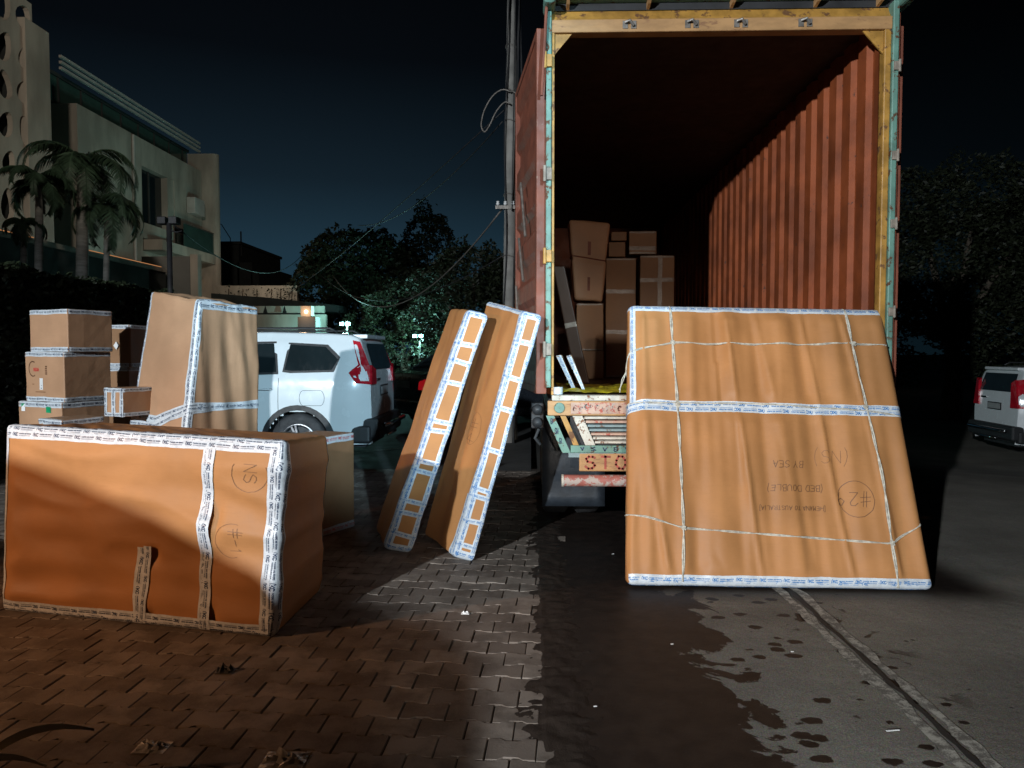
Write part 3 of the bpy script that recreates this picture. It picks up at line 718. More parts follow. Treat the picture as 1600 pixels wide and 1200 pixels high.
# ---------------- ordinary taped cartons
def carton(name, label, N_, L, R, z0, z1, mat='card', tp='tape', group='cartons stacked at the left', prn=True, r=.010, bands=(), top=True, jit=0, edgew=.09, ink='ink', lean=0, bot=True):
    """N_, L, R: near, left and right corners in plan"""
    N_ = V((*N_, 0)); L = V((*L, 0)); R = V((*R, 0)); Bk = L+R-N_
    ln = V((lean, 0, 0))
    c = [p+V((0, 0, z0)) for p in (L, N_, R, Bk)] + [p+ln+V((0, 0, z1)) for p in (L, N_, R, Bk)]
    t = thing(name, base_of(c), label, 'carton', group)
    Wc = Wrap(c, r, lambda q, n: .004*NZ.noise(V((q.x*3+z0*7, q.y*3, q.z*3)))+.003*NZ.noise(V((q.x*9, q.y*9+z1, q.z*9))))
    Wc.mesh(.07, 'FRT').build('carton_body', M[mat], t, smooth=False)
    w_, d_, h_ = Wc.dim; sd = z0*31+z1*17+N_.x*5
    if edgew and tp:
        if bot: tape(Wc, t, [(0, 0, edgew*.25), (w_, 0, edgew*.25), (w_, d_, edgew*.25)], (0, 0, -1), (0, 0, 1), edgew*.5, .0012, ink, seed=sd, prn=prn, mat=tp)
        tape(Wc, t, [(0, 0, h_-edgew*.25), (w_, 0, h_-edgew*.25), (w_, d_, h_-edgew*.25)], (0, 0, -1), (0, 0, 1), edgew*.5, .0012, ink, seed=sd+1, prn=prn, mat=tp)
        if top: tape(Wc, t, [(0, edgew*.2, h_), (w_-edgew*.2, edgew*.2, h_), (w_-edgew*.2, d_, h_)], (0, -1, 0), (0, 1, 0), edgew*.4, .0012, ink, seed=sd+2, prn=False, mat=tp)
    for (kind, a) in bands:
        if kind == 'v': tape(Wc, t, [(w_*a, 0, 0), (w_*a, 0, h_)], (-1, 0, 0), (1, 0, 0), .055, .002, ink, seed=sd+3+a, mat=tp, prn=prn)
        if kind == 'h': tape(Wc, t, [(0, 0, h_*a), (w_, 0, h_*a), (w_, d_, h_*a)], (0, 0, -1), (0, 0, 1), .05, .002, ink, seed=sd+4+a, mat=tp, prn=prn)
        if kind == 'r': tape(Wc, t, [(w_, d_*a, 0), (w_, d_*a, h_)], (0, -1, 0), (0, 1, 0), .055, .002, ink, seed=sd+5+a, mat=tp, prn=prn)
    return t, Wc
NS_, LS, RS = (-4.15, 6.5), (-4.66, 6.74), (-3.99, 6.93)
carton('carton', 'topmost carton of the tall stack at far left, blank sides', NS_, LS, RS, 1.602, 1.985, 'card2', edgew=.085)
t, Wc = carton('carton', 'carton with a round black and red printed mark, second from top of the left stack', (-4.18, 6.48), (-4.70, 6.72), (-4.02, 6.94), 1.147, 1.600, 'card2', edgew=.085)
h_ = Wc.h
writing(Wc, t, arc_strokes(.115, h_-.155, .058, .068, radians(60), radians(300), .010, 16), lambda x, y: V((x, 0, y)), 'pen', .0016, 'printed_mark')
q1, L1 = strokes('INDIA', .028, .006, .75, .6); writing(Wc, t, q1, lambda x, y: V((.125+x, 0, h_-.175+y)), 'redink', .0018, 'printed_word')
m = MB()
for k in range(5): m.add([Wc.surf(V((.30+a, 0, h_-.205+k*.017+b)), .0018) for a, b in ((0, 0), (.028, 0), (.028, .011), (0, .011))], [(0, 1, 2, 3)])
o = m.build('printed_symbol', M['pen'], t); o['kind'] = 'stuff'
m = MB(); m.add([Wc.surf(V((.215+a, 0, h_-.345+b)), .0016) for a, b in ((0, 0), (.048, 0), (.048, .105), (0, .105))], [(0, 1, 2, 3)]); lb = m.build('paper_label', M['whitelabel'], t)
m = MB()
for k in range(4): m.add([Wc.surf(V((.228+a, 0, h_-.335+k*.024+b)), .0022) for a, b in ((0, 0), (.02, 0), (.02, .008), (0, .008))], [(0, 1, 2, 3)])
m.build('label_print', M['ink'], lb)['kind'] = 'stuff'
for (x0, x1, zz) in ((.15, .30, .37), (.10, .13, .30)):
    m = MB(); m.add([Wc.surf(V((a, 0, h_-zz+b)), .0016) for a, b in ((x0, 0), (x1, 0), (x1, .008), (x0, .008))], [(0, 1, 2, 3)]); m.build('printed_line', M['pencil'], t)
t, Wc = carton('carton', 'lowest visible carton of the left stack with green stickers on its tape', (-4.20, 6.46), (-4.76, 6.70), (-4.03, 6.92), .60, 1.145, 'card2', edgew=.10)
h_ = Wc.h
for (x0, z0_, ww, hh, mm_) in ((.05, .09, .05, .07, 'whitelabel'), (.40, .095, .07, .055, 'greenink'), (.05, .05, .045, .03, 'greenink')):
    m = MB(); m.add([Wc.surf(V((x0+a, 0, h_-z0_+b)), .0034) for a, b in ((0, 0), (ww, 0), (ww, hh), (0, hh))], [(0, 1, 2, 3)]); m.build('sticker', M[mm_], t)
carton('carton', 'bottom carton of the left stack, hidden behind the largest carton', (-4.20, 6.46), (-4.78, 6.70), (-4.02, 6.94), .002, .598, 'card2')
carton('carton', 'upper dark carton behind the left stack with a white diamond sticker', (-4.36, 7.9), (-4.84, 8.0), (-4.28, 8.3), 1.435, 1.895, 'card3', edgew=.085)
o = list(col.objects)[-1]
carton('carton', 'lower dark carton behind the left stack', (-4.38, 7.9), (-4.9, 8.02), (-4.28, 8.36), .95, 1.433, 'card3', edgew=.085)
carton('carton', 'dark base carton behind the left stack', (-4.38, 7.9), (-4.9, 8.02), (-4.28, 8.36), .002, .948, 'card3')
m = MB(); p = at(183, 540, 7.93); m.add([p+V((-.03, -.02, 0)), p+V((0, -.02, -.045)), p+V((.03, -.026, 0)), p+V((0, -.02, .045))], [(0, 1, 2, 3)])
dm = m.build('diamond_sticker', M['whitelabel'], None)
_t = [x for x in col.objects if x.get('label', '').startswith('upper dark carton')][0]; dm.parent = _t; dm.matrix_parent_inverse = Matrix.Translation(_t.location).inverted()
carton('carton', 'small fully taped carton between the left stack and the tall wrapped pack', (-3.37, 5.98), (-3.60, 6.10), (-3.27, 6.28), 1.06, 1.30, 'card2', edgew=.07, bands=(('v', .5), ('v', .93), ('v', .06)))
carton('carton', 'carton under the small fully taped carton', (-3.72, 5.72), (-4.02, 5.88), (-3.60, 6.10), .002, 1.058, 'card2')
for o in col.objects:
    pass
carton('carton', 'low carton behind the right end of the largest carton', (-1.93, 5.98), (-2.32, 6.16), (-1.62, 6.66), .002, .865, 'card3', ink='redink', edgew=.13, group='low cartons behind the largest carton')
carton('carton', 'low plastic wrapped carton in front of the white car wheel', (-2.35, 6.98), (-3.0, 7.25), (-2.05, 7.6), .002, .74, 'card3', tp='tape_dull', prn=False, group='low cartons behind the largest carton')

# ================================================================== THE TRUCK
TY = 5.60; XL, XR = .156, 2.600; ZF = 1.274; ZT = 3.975; TLn = 9.4
tr = thing('container_truck', (1.38, TY, 0), 'red container truck with open back, teal and yellow frame, half loaded with cartons', 'truck')
def ribbed_wall(x, y0, y1, z0, z1, pitch=.278, depth=.036, sgn=1):
    m = MB(); pts = []; y = y0
    while y < y1:
        for (a, d) in ((0, 0), (.25, 0), (.38, 1), (.62, 1), (.75, 0)):
            pts.append((min(y+a*pitch, y1), d))
        y += pitch
    pts.append((y1, 0))
    n = len(pts)
    vs = [(x+sgn*d*depth, yy, z) for z in (z0, z1) for (yy, d) in pts] + [(x+sgn*(d*depth+.004), yy, z) for z in (z0, z1) for (yy, d) in pts]
    fs = [(i, i+1, n+i+1, n+i) for i in range(n-1)] + [(2*n+i+1, 2*n+i, 3*n+i, 3*n+i+1) for i in range(n-1)]
    m.add(vs, fs); return m
ribbed_wall(XR-.01, TY+.06, TY+TLn, ZF, ZT+.12).build('side_wall', M['crust'], tr)
ribbed_wall(XL+.01, TY+.06, TY+TLn, ZF, ZT+.12, sgn=-1).build('side_wall', M['crust'], tr)
m = MB(); m.box((XL-.05, TY+.1, ZT+.12), (XR+.05, TY+TLn, ZT+.16)); m.build('roof', M['ceiling_shade'], tr)
m = MB(); m.box((XL-.03, TY+TLn, ZF-.1), (XR+.03, TY+TLn+.05, ZT+.16)); m.build('front_wall', M['crust'], tr)
for k in range(11):
    m = MB(); wd_ = (XR-XL)/11; m.box((XL+k*wd_+.004, TY+.07, ZF-.03), (XL+(k+1)*wd_-.004, TY+TLn-.01, ZF-.002*(k % 2))); m.build('floor_plank', M['floorwood'], tr, bevel=.003)
m = MB(); m.box((XL-.02, TY+.08, ZF-.18), (XR+.02, TY+TLn, ZF-.035)); m.build('underframe', M['dark'], tr)
# rear frame
m = MB(); m.box((.108, TY-.02, 1.33), (.150, TY+.10, 4.13)); m.build('corner_post', M['teal'], tr, bevel=.008)
m = MB(); m.box((.152, TY+.0, ZF), (.172, TY+.11, 4.0)); m.build('inner_post', M['yellow'], tr, bevel=.004)
m = MB(); m.box((2.655, TY-.02, 1.1), (2.700, TY+.10, 4.18)); m.build('corner_post', M['teal'], tr, bevel=.008)
m = MB(); m.box((2.603, TY+.0, ZF), (2.653, TY+.10, 4.0)); m.build('inner_post', M['yellow'], tr, bevel=.008)
m = MB(); m.box((2.702, TY+.01, 1.1), (2.722, TY+.12, 4.1)); m.build('outer_post', M['crust2'], tr, bevel=.004)
for z in (3.76, 2.93, 2.32, 1.62):
    m = MB(); m.box((.098, TY-.045, z-.045), (.152, TY-.005, z+.045)); m.tube([(.100, TY-.05, z-.06), (.100, TY-.05, z+.06)], .014, 8); m.build('hinge', M['yellow' if z in (3.76, 2.32) else 'hinge'], tr, bevel=.004)
for z in (3.70, 3.05, 2.55, 1.9):
    m = MB(); m.box((2.660, TY-.040, z-.032), (2.700, TY-.022, z+.032)); m.tube([(2.70, TY-.035, z-.045), (2.70, TY-.035, z+.045)], .011, 8); m.build('hinge', M['hinge'], tr, bevel=.004)
# header: beam, lip and roof rail with gussets
m = MB(); m.box((.150, TY-.01, ZT), (2.655, TY+.10, ZT+.095)); m.build('header_beam', M['cream'], tr, bevel=.008)
m = MB(); m.prism([(.150, TY+.02, ZT+.097), (.150, TY+.07, ZT+.185), (.150, TY+.10, ZT+.185), (.150, TY+.10, ZT+.097)], (2.505, 0, 0)); m.build('header_flange', M['yellow'], tr)
m = MB(); m.box((.10, TY-.13, ZT+.242), (2.735, TY+.16, ZT+.292)); m.build('roof_rail', M['teal'], tr, bevel=.012)
m = MB(); m.box((.13, TY+.06, ZT+.187), (2.69, TY+.10, ZT+.24)); m.build('rail_web', M['dark'], tr)
for x in (.26, .86, 1.48, 2.10, 2.56):
    m = MB(); m.prism([(x, TY-.10, ZT+.24), (x, TY+.06, ZT+.24), (x, TY+.06, ZT+.19), (x, TY-.02, ZT+.20)], (.022, 0, 0)); m.build('rail_bracket', M['cream'], tr)
for x, k in ((.086, 1), (2.69, -1)):
    m = MB(); m.box((x, TY-.15, ZT+.16), (x+.09*1, TY+.12, ZT+.24)); m.build('corner_casting', M['teal'], tr, bevel=.03, seg=3)
for x in (.725, 1.185, 1.545, 2.015):
    m = MB(); z = ZT+.048
    m.box((x-.05, TY-.018, z-.028), (x-.012, TY-.0105, z+.028)); m.box((x+.012, TY-.018, z-.028), (x+.05, TY-.0105, z+.028))
    m.tube([(x-.035, TY-.030, z+.012), (x, TY-.045, z+.02), (x+.03, TY-.03, z-.012)], .011, 6)
    m.build('lock_keeper', M['steel'], tr)
m = MB(); m.prism([(.173, TY+.02, ZT-.002), (.30, TY+.02, ZT-.002), (.173, TY+.02, ZT-.15)], (0, .012, 0)); m.build('corner_gusset', M['yellow'], tr)
m = MB(); m.prism([(2.601, TY+.02, ZT-.002), (2.601, TY+.02, ZT-.17), (2.45, TY+.02, ZT-.002)], (0, .012, 0)); m.build('corner_gusset', M['yellow'], tr)
# locking rod dangling at the top left
m = MB(); m.tube([(.075, TY-.05, 3.50), (.115, TY-.06, 4.22)], .012, 8); m.build('lock_rod', M['crust2'], tr)
# doors folded back along the sides
def door(xa, ya, xb, yb, side):
    d = thing('x', (0, 0, 0), None, None); bpy.data.objects.remove(d)
    a = V((xa, ya, 0)); b = V((xb, yb, 0)); u = (b-a).normalized(); L = (b-a).length; n_ = V((u.y, -u.x, 0))*side
    m = MB()
    zs = [1.33]; z = 1.45
    prof = []
    while z < 3.9:
        prof += [(z, 0), (z+.05, .032), (z+.17, .032), (z+.22, 0)]; z += .36
    prof = [(1.33, 0)]+prof+[(4.0, 0)]
    nn = len(prof)
    vs = []
    for t in (.09, L-.06):
        for (z, dd) in prof: vs.append(a+u*t+n_*(.02-dd)+V((0, 0, z)))
    for t in (.09, L-.06):
        for (z, dd) in prof: vs.append(a+u*t+n_*(.0-dd-.03)+V((0, 0, z)))
    fs = [(i, i+1, nn+i+1, nn+i) for i in range(nn-1)] + [(2*nn+i+1, 2*nn+i, 3*nn+i, 3*nn+i+1) for i in range(nn-1)]
    m.add(vs, fs); dd_ = m.build('door', M['crust2'], tr)
    for (t0, t1, z0, z1) in ((0, .09, 1.28, 4.02), (L-.06, L, 1.28, 4.02), (.0901, L-.0601, 1.28, 1.34), (.0901, L-.0601, 3.97, 4.02)):
        m = MB(); q = [a+u*t0, a+u*t1]; c8 = [q[0]+n_*.03, q[1]+n_*.03, q[1]-n_*.05, q[0]-n_*.05]
        m.hexa([p+V((0, 0, z0)) for p in c8]+[p+V((0, 0, z1)) for p in c8]); m.build('door_frame', M['crust2'], dd_, bevel=.005)
    for (t, z0, z1) in ((L*.35, 2.55, 3.05), (L*.45, 2.2, 2.6), (L*.6, 1.5, 2.2)):
        m = MB(); m.tube([a+u*t+n_*.05+V((0, 0, z0)), a+u*(t+.3)+n_*.05+V((0, 0, z1))], .012, 6); m.build('lock_bar', M['steel'], dd_)
door(.068, TY+.02, -.125, TY+1.42, -1)
door(2.735, TY+.05, 2.80, TY+1.45, 1)
# sill and lower tail
m = MB(); m.box((XL-.0, TY-.06, ZF-.042), (XR+.04, TY+.07, ZF)); m.build('sill', M['white_rust'], tr, bevel=.006)
m = MB(); m.box((.125, TY-.04, ZF-.155), (2.66, TY+.05, ZF-.044)); m.build('tail_beam', M['cream'], tr, bevel=.006)
m = MB(); m.box((.30, TY-.046, ZF-.140), (.72, TY-.041, ZF-.055)); m.build('painted_panel', M['pink_rust'], tr)
q1 = []; random.seed(44)
for k in range(9):       # worn, no longer readable painted marks
    for _ in range(3): q1 += arc_strokes(k*.042+random.uniform(.0, .02), random.uniform(.01, .045), .014, random.uniform(.008, .022), random.uniform(0, 3), random.uniform(3, 5.5), .007, 4)
m = MB()
for q in q1: m.add([(.325+p[0], TY-.0485, ZF-.125+p[1]) for p in q], [(0, 1, 2, 3)])
m.build('painted_lettering', M['redpaint'], tr)['kind'] = 'stuff'
for x in (.213, .775, 1.33, 1.9, 2.45):
    m = MB(); m.lathe([(.0, -.056), (.036, -.056), (.040, -.052), (.040, -.041)], Matrix.Translation((x, TY, ZF-.095)), 20); m.build('reflector', M['bluegrey' if x > .3 else 'teal'], tr)
# louvred under-guard
zt_, zb_ = ZF-.157, ZF-.438
def gx(z, off): # slanting left side
    t = (zt_-z)/(zt_-zb_); return .112+off+.125*t
for side in (0, 1):
    def mir(x): return x if side == 0 else 2.80-x
    for (o1, o2, mt, nm) in ((0, .062, 'teal', 'guard_frame'), (.108, .150, 'yellow', 'guard_stripe'), (.200, .275, 'white_rust', 'guard_stripe')):
        if nm == 'guard_frame' : za, zb2 = zt_, zb_
        else: za, zb2 = zt_-.001, zb_+.058
        m = MB(); m.prism([(mir(gx(za, o1)), TY-.035, za), (mir(gx(za, o2)), TY-.035, za), (mir(gx(zb2, o2)), TY-.035, zb2), (mir(gx(zb2, o1)), TY-.035, zb2)], (0, .04, 0)); m.build(nm, M[mt], tr)
        if mt == 'teal':
            m = MB()
            for k in range(3):
                z = zt_-.06-.075*k
                for q in strokes('SN' if k % 2 else 'GI', .04, .008, .7, .5)[0]:
                    m.add([(mir(gx(z, .008)+p[0]*.5), TY-.0375, z+p[1]) for p in q], [(0, 1, 2, 3)])
            m.build('painted_lettering', M['ink'], tr)['kind'] = 'stuff'
m = MB(); m.box((gx(zb_, .063), TY-.036, zb_), (2.80-gx(zb_, .063), TY+.006, zb_+.056)); lf = m.build('guard_frame', M['teal'], tr, bevel=.004)
m = MB()
for k in range(14):
    for q in strokes('S' if k % 2 else 'V', .025, .006, .7, .7, .004)[0]:
        m.add([(.37+k*.085+p[0]*1.6, TY-.0385, zb_+.016+p[1]) for p in q], [(0, 1, 2, 3)])
m.build('painted_lettering', M['ink'], lf)['kind'] = 'stuff'
for k in range(7):
    z = zt_-.008-.031*k; xl = gx(z, .285)
    m = MB(); m.hexa([(xl, TY-.03, z-.015), (2.80-xl, TY-.03, z-.015), (2.80-xl, TY+.01, z-.010), (xl, TY+.01, z-.010), (xl, TY-.03, z+.0), (2.80-xl, TY-.03, z+.0), (2.80-xl, TY+.01, z+.006), (xl, TY+.01, z+.006)])
    m.build('guard_slat', M[('white_rust', 'pink_rust', 'bluegrey', 'bluegrey', 'pink_rust', 'white_rust', 'white_rust', 'bluegrey')[k]], tr)
m = MB(); m.box((.30, TY+.03, zb_+.01), (2.5, TY+.05, zt_)); m.build('guard_back', M['dark'], tr)
m = MB(); m.box((.285, TY-.03, zb_-.035), (1.1, TY+.0, zb_-.002)); m.build('guard_lip', M['bluegrey'], tr)
# STOP board
m = MB(); m.box((.365, TY-.035, ZF-.580), (1.15, TY-.015, ZF-.442)); sbd = m.build('stop_board', M['cream'], tr, bevel=.012)
q1, L1 = strokes('STOP', .092, .017, 1.25, .75, .003); m = MB()
for q in q1: m.add([(.415+p[0], TY-.0365, ZF-.557+p[1]) for p in q], [(0, 1, 2, 3)])
m.build('lettering', M['stopred'], sbd)['kind'] = 'stuff'
# under-run bar
m = MB(); m.tube([(.24, TY-.02, .622), (2.56, TY-.02, .622)], .045, 14); ur = m.build('underrun_bar', M['redpaint'], tr, smooth=True, bevel=.004)
m = MB(); m.tube([(.232, TY-.02, .622), (.247, TY-.02, .622)], .048, 14); m.build('bar_end', M['white_rust'], ur, smooth=False)
for x in (.75, 2.0):
    m = MB(); m.box((x, TY+.02, .52), (x+.08, TY+.08, 1.1)); m.build('bar_bracket', M['dark'], tr)
for x in (.95, 1.75):
    m = MB(); m.box((x, TY+.1, .88), (x+.09, TY+TLn+.5, 1.09)); m.build('chassis_rail', M['dark'], tr)
# axles, dual wheels, mud flaps
def wheel(par, cx, cy, cz, R, wd, sgn, rimmat='alloy', spokes=6, name='wheel', parent_world=True):
    Mx = Matrix.Translation((cx, cy, cz)) @ Matrix.Rotation(-pi/2*sgn, 4, 'Z')
    m = MB(); m.lathe([(R*.60, -wd/2+.01), (R*.72, -wd/2), (R*.93, -wd/2+.01), (R, -wd/2+.045), (R, wd/2-.045), (R*.93, wd/2-.01), (R*.72, wd/2), (R*.6, wd/2-.01)], Mx, 36)
    wh = m.build(name, M['rubber'], par, smooth=True)
    m = MB(); m.lathe([(R*.62, wd/2-.012), (R*.60, wd/2-.03), (R*.52, wd/2-.05), (R*.20, wd/2-.045), (R*.16, wd/2-.02), (0, wd/2-.02)], Mx, 28); m.build('rim', M[rimmat if spokes == 0 else 'dark'], wh, smooth=True)
    if spokes:
        m = MB()
        for k in range(spokes):
            a = 2*pi*k/spokes; R_ = Mx @ Matrix.Rotation(a, 4, 'Y'); m.box((R*.1, wd/2-.04, -.022), (R*.60, wd/2-.012, .022), R_)
        m.build('spokes', M[rimmat], wh)
    return wh
for y in (TY+1.75, TY+3.1):
    m = MB(); m.tube([(.3, y, .52), (2.5, y, .52)], .07, 10); m.build('axle', M['dark'], tr)
    for x, s in ((.24, -1), (.54, -1), (2.52, 1), (2.22, 1)): wheel(tr, x, y, .52, .52, .26, s, 'dark', 0)
for x in (.10, 2.12):
    m = MB(); m.grid(lambda i, j: V((x+i*.08, TY+.95+.01*sin(j), .22+j*.09)), 7, 9); o = m.build('mudflap', M['mudflap'], tr, smooth=True); md = o.modifiers.new('s', 'SOLIDIFY'); md.thickness = .012
# tail lamp cluster hanging at the left
m = MB(); m.box((-.0, TY+.16, 1.00), (.10, TY+.26, 1.20)); tlb = m.build('lamp_bracket', M['dark'], tr, bevel=.01)
for z in (1.15, 1.05): 
    m = MB(); m.lathe([(0, -.05), (.035, -.045), (.042, -.02), (.042, .0)], Matrix.Translation((.05, TY+.155, z)), 16); m.build('lamp_lens', M['clad'], tlb, smooth=True)
m = MB(); m.tube([(.06, TY+.12, 1.0), (.03, TY+.1, .93), (.07, TY+.12, .88)], .012, 6); m.build('cable', M['rubber'], tr)

# load inside
def at_floor(px, Y): return at(px, 550, Y).x
Yb = 9.4
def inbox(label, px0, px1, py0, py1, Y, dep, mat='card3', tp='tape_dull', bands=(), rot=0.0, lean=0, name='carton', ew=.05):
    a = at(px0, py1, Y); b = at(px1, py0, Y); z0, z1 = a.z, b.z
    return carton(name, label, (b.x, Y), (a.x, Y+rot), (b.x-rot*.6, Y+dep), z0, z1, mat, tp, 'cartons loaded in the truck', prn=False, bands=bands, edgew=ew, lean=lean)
zf = ZF+.004
def zpy(z, Y): return 550-(z-1.6)*1150/Y
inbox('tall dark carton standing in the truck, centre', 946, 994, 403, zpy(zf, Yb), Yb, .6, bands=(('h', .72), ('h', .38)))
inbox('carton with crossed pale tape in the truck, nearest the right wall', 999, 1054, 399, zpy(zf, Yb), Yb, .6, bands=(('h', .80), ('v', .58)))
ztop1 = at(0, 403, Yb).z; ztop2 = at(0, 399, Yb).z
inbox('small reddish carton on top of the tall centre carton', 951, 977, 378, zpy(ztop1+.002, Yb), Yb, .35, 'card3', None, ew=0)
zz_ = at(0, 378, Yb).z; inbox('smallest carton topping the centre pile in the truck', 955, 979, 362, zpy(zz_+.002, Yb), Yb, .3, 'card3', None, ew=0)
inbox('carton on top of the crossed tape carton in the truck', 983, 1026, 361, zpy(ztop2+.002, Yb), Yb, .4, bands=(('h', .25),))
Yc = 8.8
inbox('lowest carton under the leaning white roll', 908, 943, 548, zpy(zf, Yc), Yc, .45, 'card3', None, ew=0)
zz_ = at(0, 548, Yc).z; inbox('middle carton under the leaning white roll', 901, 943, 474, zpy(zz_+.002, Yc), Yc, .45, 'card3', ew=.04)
# pale leaning pack on top
zz_ = at(0, 474, Yc).z
a = at(898, 474, Yc); b = at(941, 474, Yc); c_ = at(889, 342, Yc); d2 = at(954, 348, Yc)
zz_ += .004
c = [(a.x, Yc, zz_+.03), (b.x, Yc, zz_), (b.x, Yc+.42, zz_), (a.x, Yc+.42, zz_+.03), (c_.x, Yc, c_.z), (d2.x, Yc, d2.z), (d2.x, Yc+.42, d2.z), (c_.x, Yc+.42, c_.z)]
rl = thing('wrapped_bundle', base_of(c), 'pale tilted wrapped bundle tied with dark cord on top of cartons inside the truck', 'wrapped bundle')
Wr = Wrap(c, .035, lambda q, n: .012*NZ.noise(V((q.x*5, q.y*5, q.z*2))) - .015*math.exp(-((q.z-.5)/.03)**2)); Wr.mesh(.035, 'FRT').build('wrapping', M['card2'], rl, smooth=True)
m = MB(); w_, d_, h_ = Wr.dim
m.tube([Wr.surf(q, .006) for q in polyline([(0, d_, .53), (0, 0, .52), (w_, 0, .49), (w_, d_, .49)], .04)], .008, 6); m.build('cord', M['crust2'], rl)
m = MB()
for k in range(2): m.grid(lambda i, j: Wr.surf(V((w_*.5+(j-.5)*.035, 0, .12+k*.42+i*.04)), .003), 4, 1)
m.build('brown_label', M['crust2'], rl)['kind'] = 'stuff'
# dark slab leaning on the left wall inside
c = [(.46, 7.6, zf), (.60, 7.55, zf), (.66, 8.5, zf), (.52, 8.5, zf), (.22, 7.6, 2.48), (.34, 7.55, 2.48), (.38, 8.5, 2.48), (.26, 8.5, 2.48)]
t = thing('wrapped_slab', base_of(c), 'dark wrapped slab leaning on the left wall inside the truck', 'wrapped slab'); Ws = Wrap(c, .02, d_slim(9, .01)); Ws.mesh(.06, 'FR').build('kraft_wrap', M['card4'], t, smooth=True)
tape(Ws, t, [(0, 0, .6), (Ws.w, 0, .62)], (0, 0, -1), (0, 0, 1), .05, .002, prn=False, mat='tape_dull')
# thin taped boards just inside the opening
for k, (x0, x1, yy, lb) in enumerate(((.255, .355, 6.02, 'left thin taped board leaning inside the truck opening'), (.335, .425, 5.98, 'right thin taped board leaning inside the truck opening'))):
    c = [(x0+.085, yy, zf), (x1+.02, yy, zf), (x1+.05, yy+.5, zf), (x0+.11, yy+.5, zf), (x0-.055, yy, zf+.29), (x0-.01, yy, zf+.30), (x0+.02, yy+.5, zf+.30), (x0-.03, yy+.5, zf+.29)]
    t = thing('taped_board', base_of(c), lb, 'taped board', 'thin taped boards in the truck opening'); Wb = Wrap(c, .008); Wb.mesh(.04, 'F').build('board', M['card2'], t, smooth=True)
    tape(Wb, t, [(Wb.w*.5, 0, 0), (Wb.w*.5, 0, Wb.h)], (-1, 0, 0), (1, 0, 0), Wb.w*.9, .001, 'inkblue', seed=k, wob=.001)
# yellow tarpaulin on the floor
m = MB(); m.grid(lambda i, j: V((.235+i*.035+.01*NZ.noise(V((i*.3, j*.4, 0))), 5.63+j*.035+(.02*NZ.noise(V((i*.35, 0, 4))) if j == 0 else 0), ZF+.012+.035*abs(NZ.noise(V((i*.22+j*.1, j*.35, 3))))+.020*abs(NZ.noise(V((i*.6, j*.9, 7)))))), 52, 36)
o = m.build('yellow_tarpaulin', M['yellowsheet'], smooth=True); tag(o, 'crumpled yellow plastic sheet spread on the truck floor at the opening', 'plastic sheet')
t = thing('tape_roll', (.205, 5.61, ZF), 'roll of white and blue printed tape standing at the left corner of the truck floor', 'tape roll')
m = MB(); m.lathe([(.012, -.0), (.036, 0), (.036, .055), (.012, .055), (.012, 0)], Matrix.Translation((.205, 5.60, ZF+.005)) @ Matrix.Rotation(pi/2, 4, 'X'), 24); m.build('roll', M['tape'], t, smooth=False)

# ================================================================== CARS
def interp(T, x):
    if x <= T[0][0]: return T[0][1]
    for (a, b), (c_, d) in zip(T, T[1:]):
        if x <= c_: return b+(d-b)*(x-a)/(c_-a) if c_ > a else d
    return T[-1][1]
SUVP = [(0, .62), (.006, 1.0), (.012, 1.30), (.05, 1.45), (.15, 1.74), (.20, 1.80), (.30, 1.835), (.6, 1.855), (1.4, 1.875), (2.2, 1.86), (2.7, 1.77), (3.35, 1.30), (3.6, 1.22), (4.3, 1.13), (4.55, 1.0), (4.66, .62)]
SUVW = [(.3, .85), (.5, .91), (.75, .935), (.95, .945), (1.15, .94), (1.26, .925), (1.32, .90), (1.7, .80), (1.80, .755), (1.9, .62)]
SEDP = [(0, .55), (.01, .95), (.05, 1.02), (.5, 1.08), (.95, 1.36), (1.3, 1.45), (2.0, 1.47), (2.5, 1.41), (3.15, 1.02), (3.9, .94), (4.25, .78), (4.35, .5)]
SEDW = [(.2, .80), (.45, .86), (.7, .885), (.95, .87), (1.0, .84), (1.35, .66), (1.47, .56)]
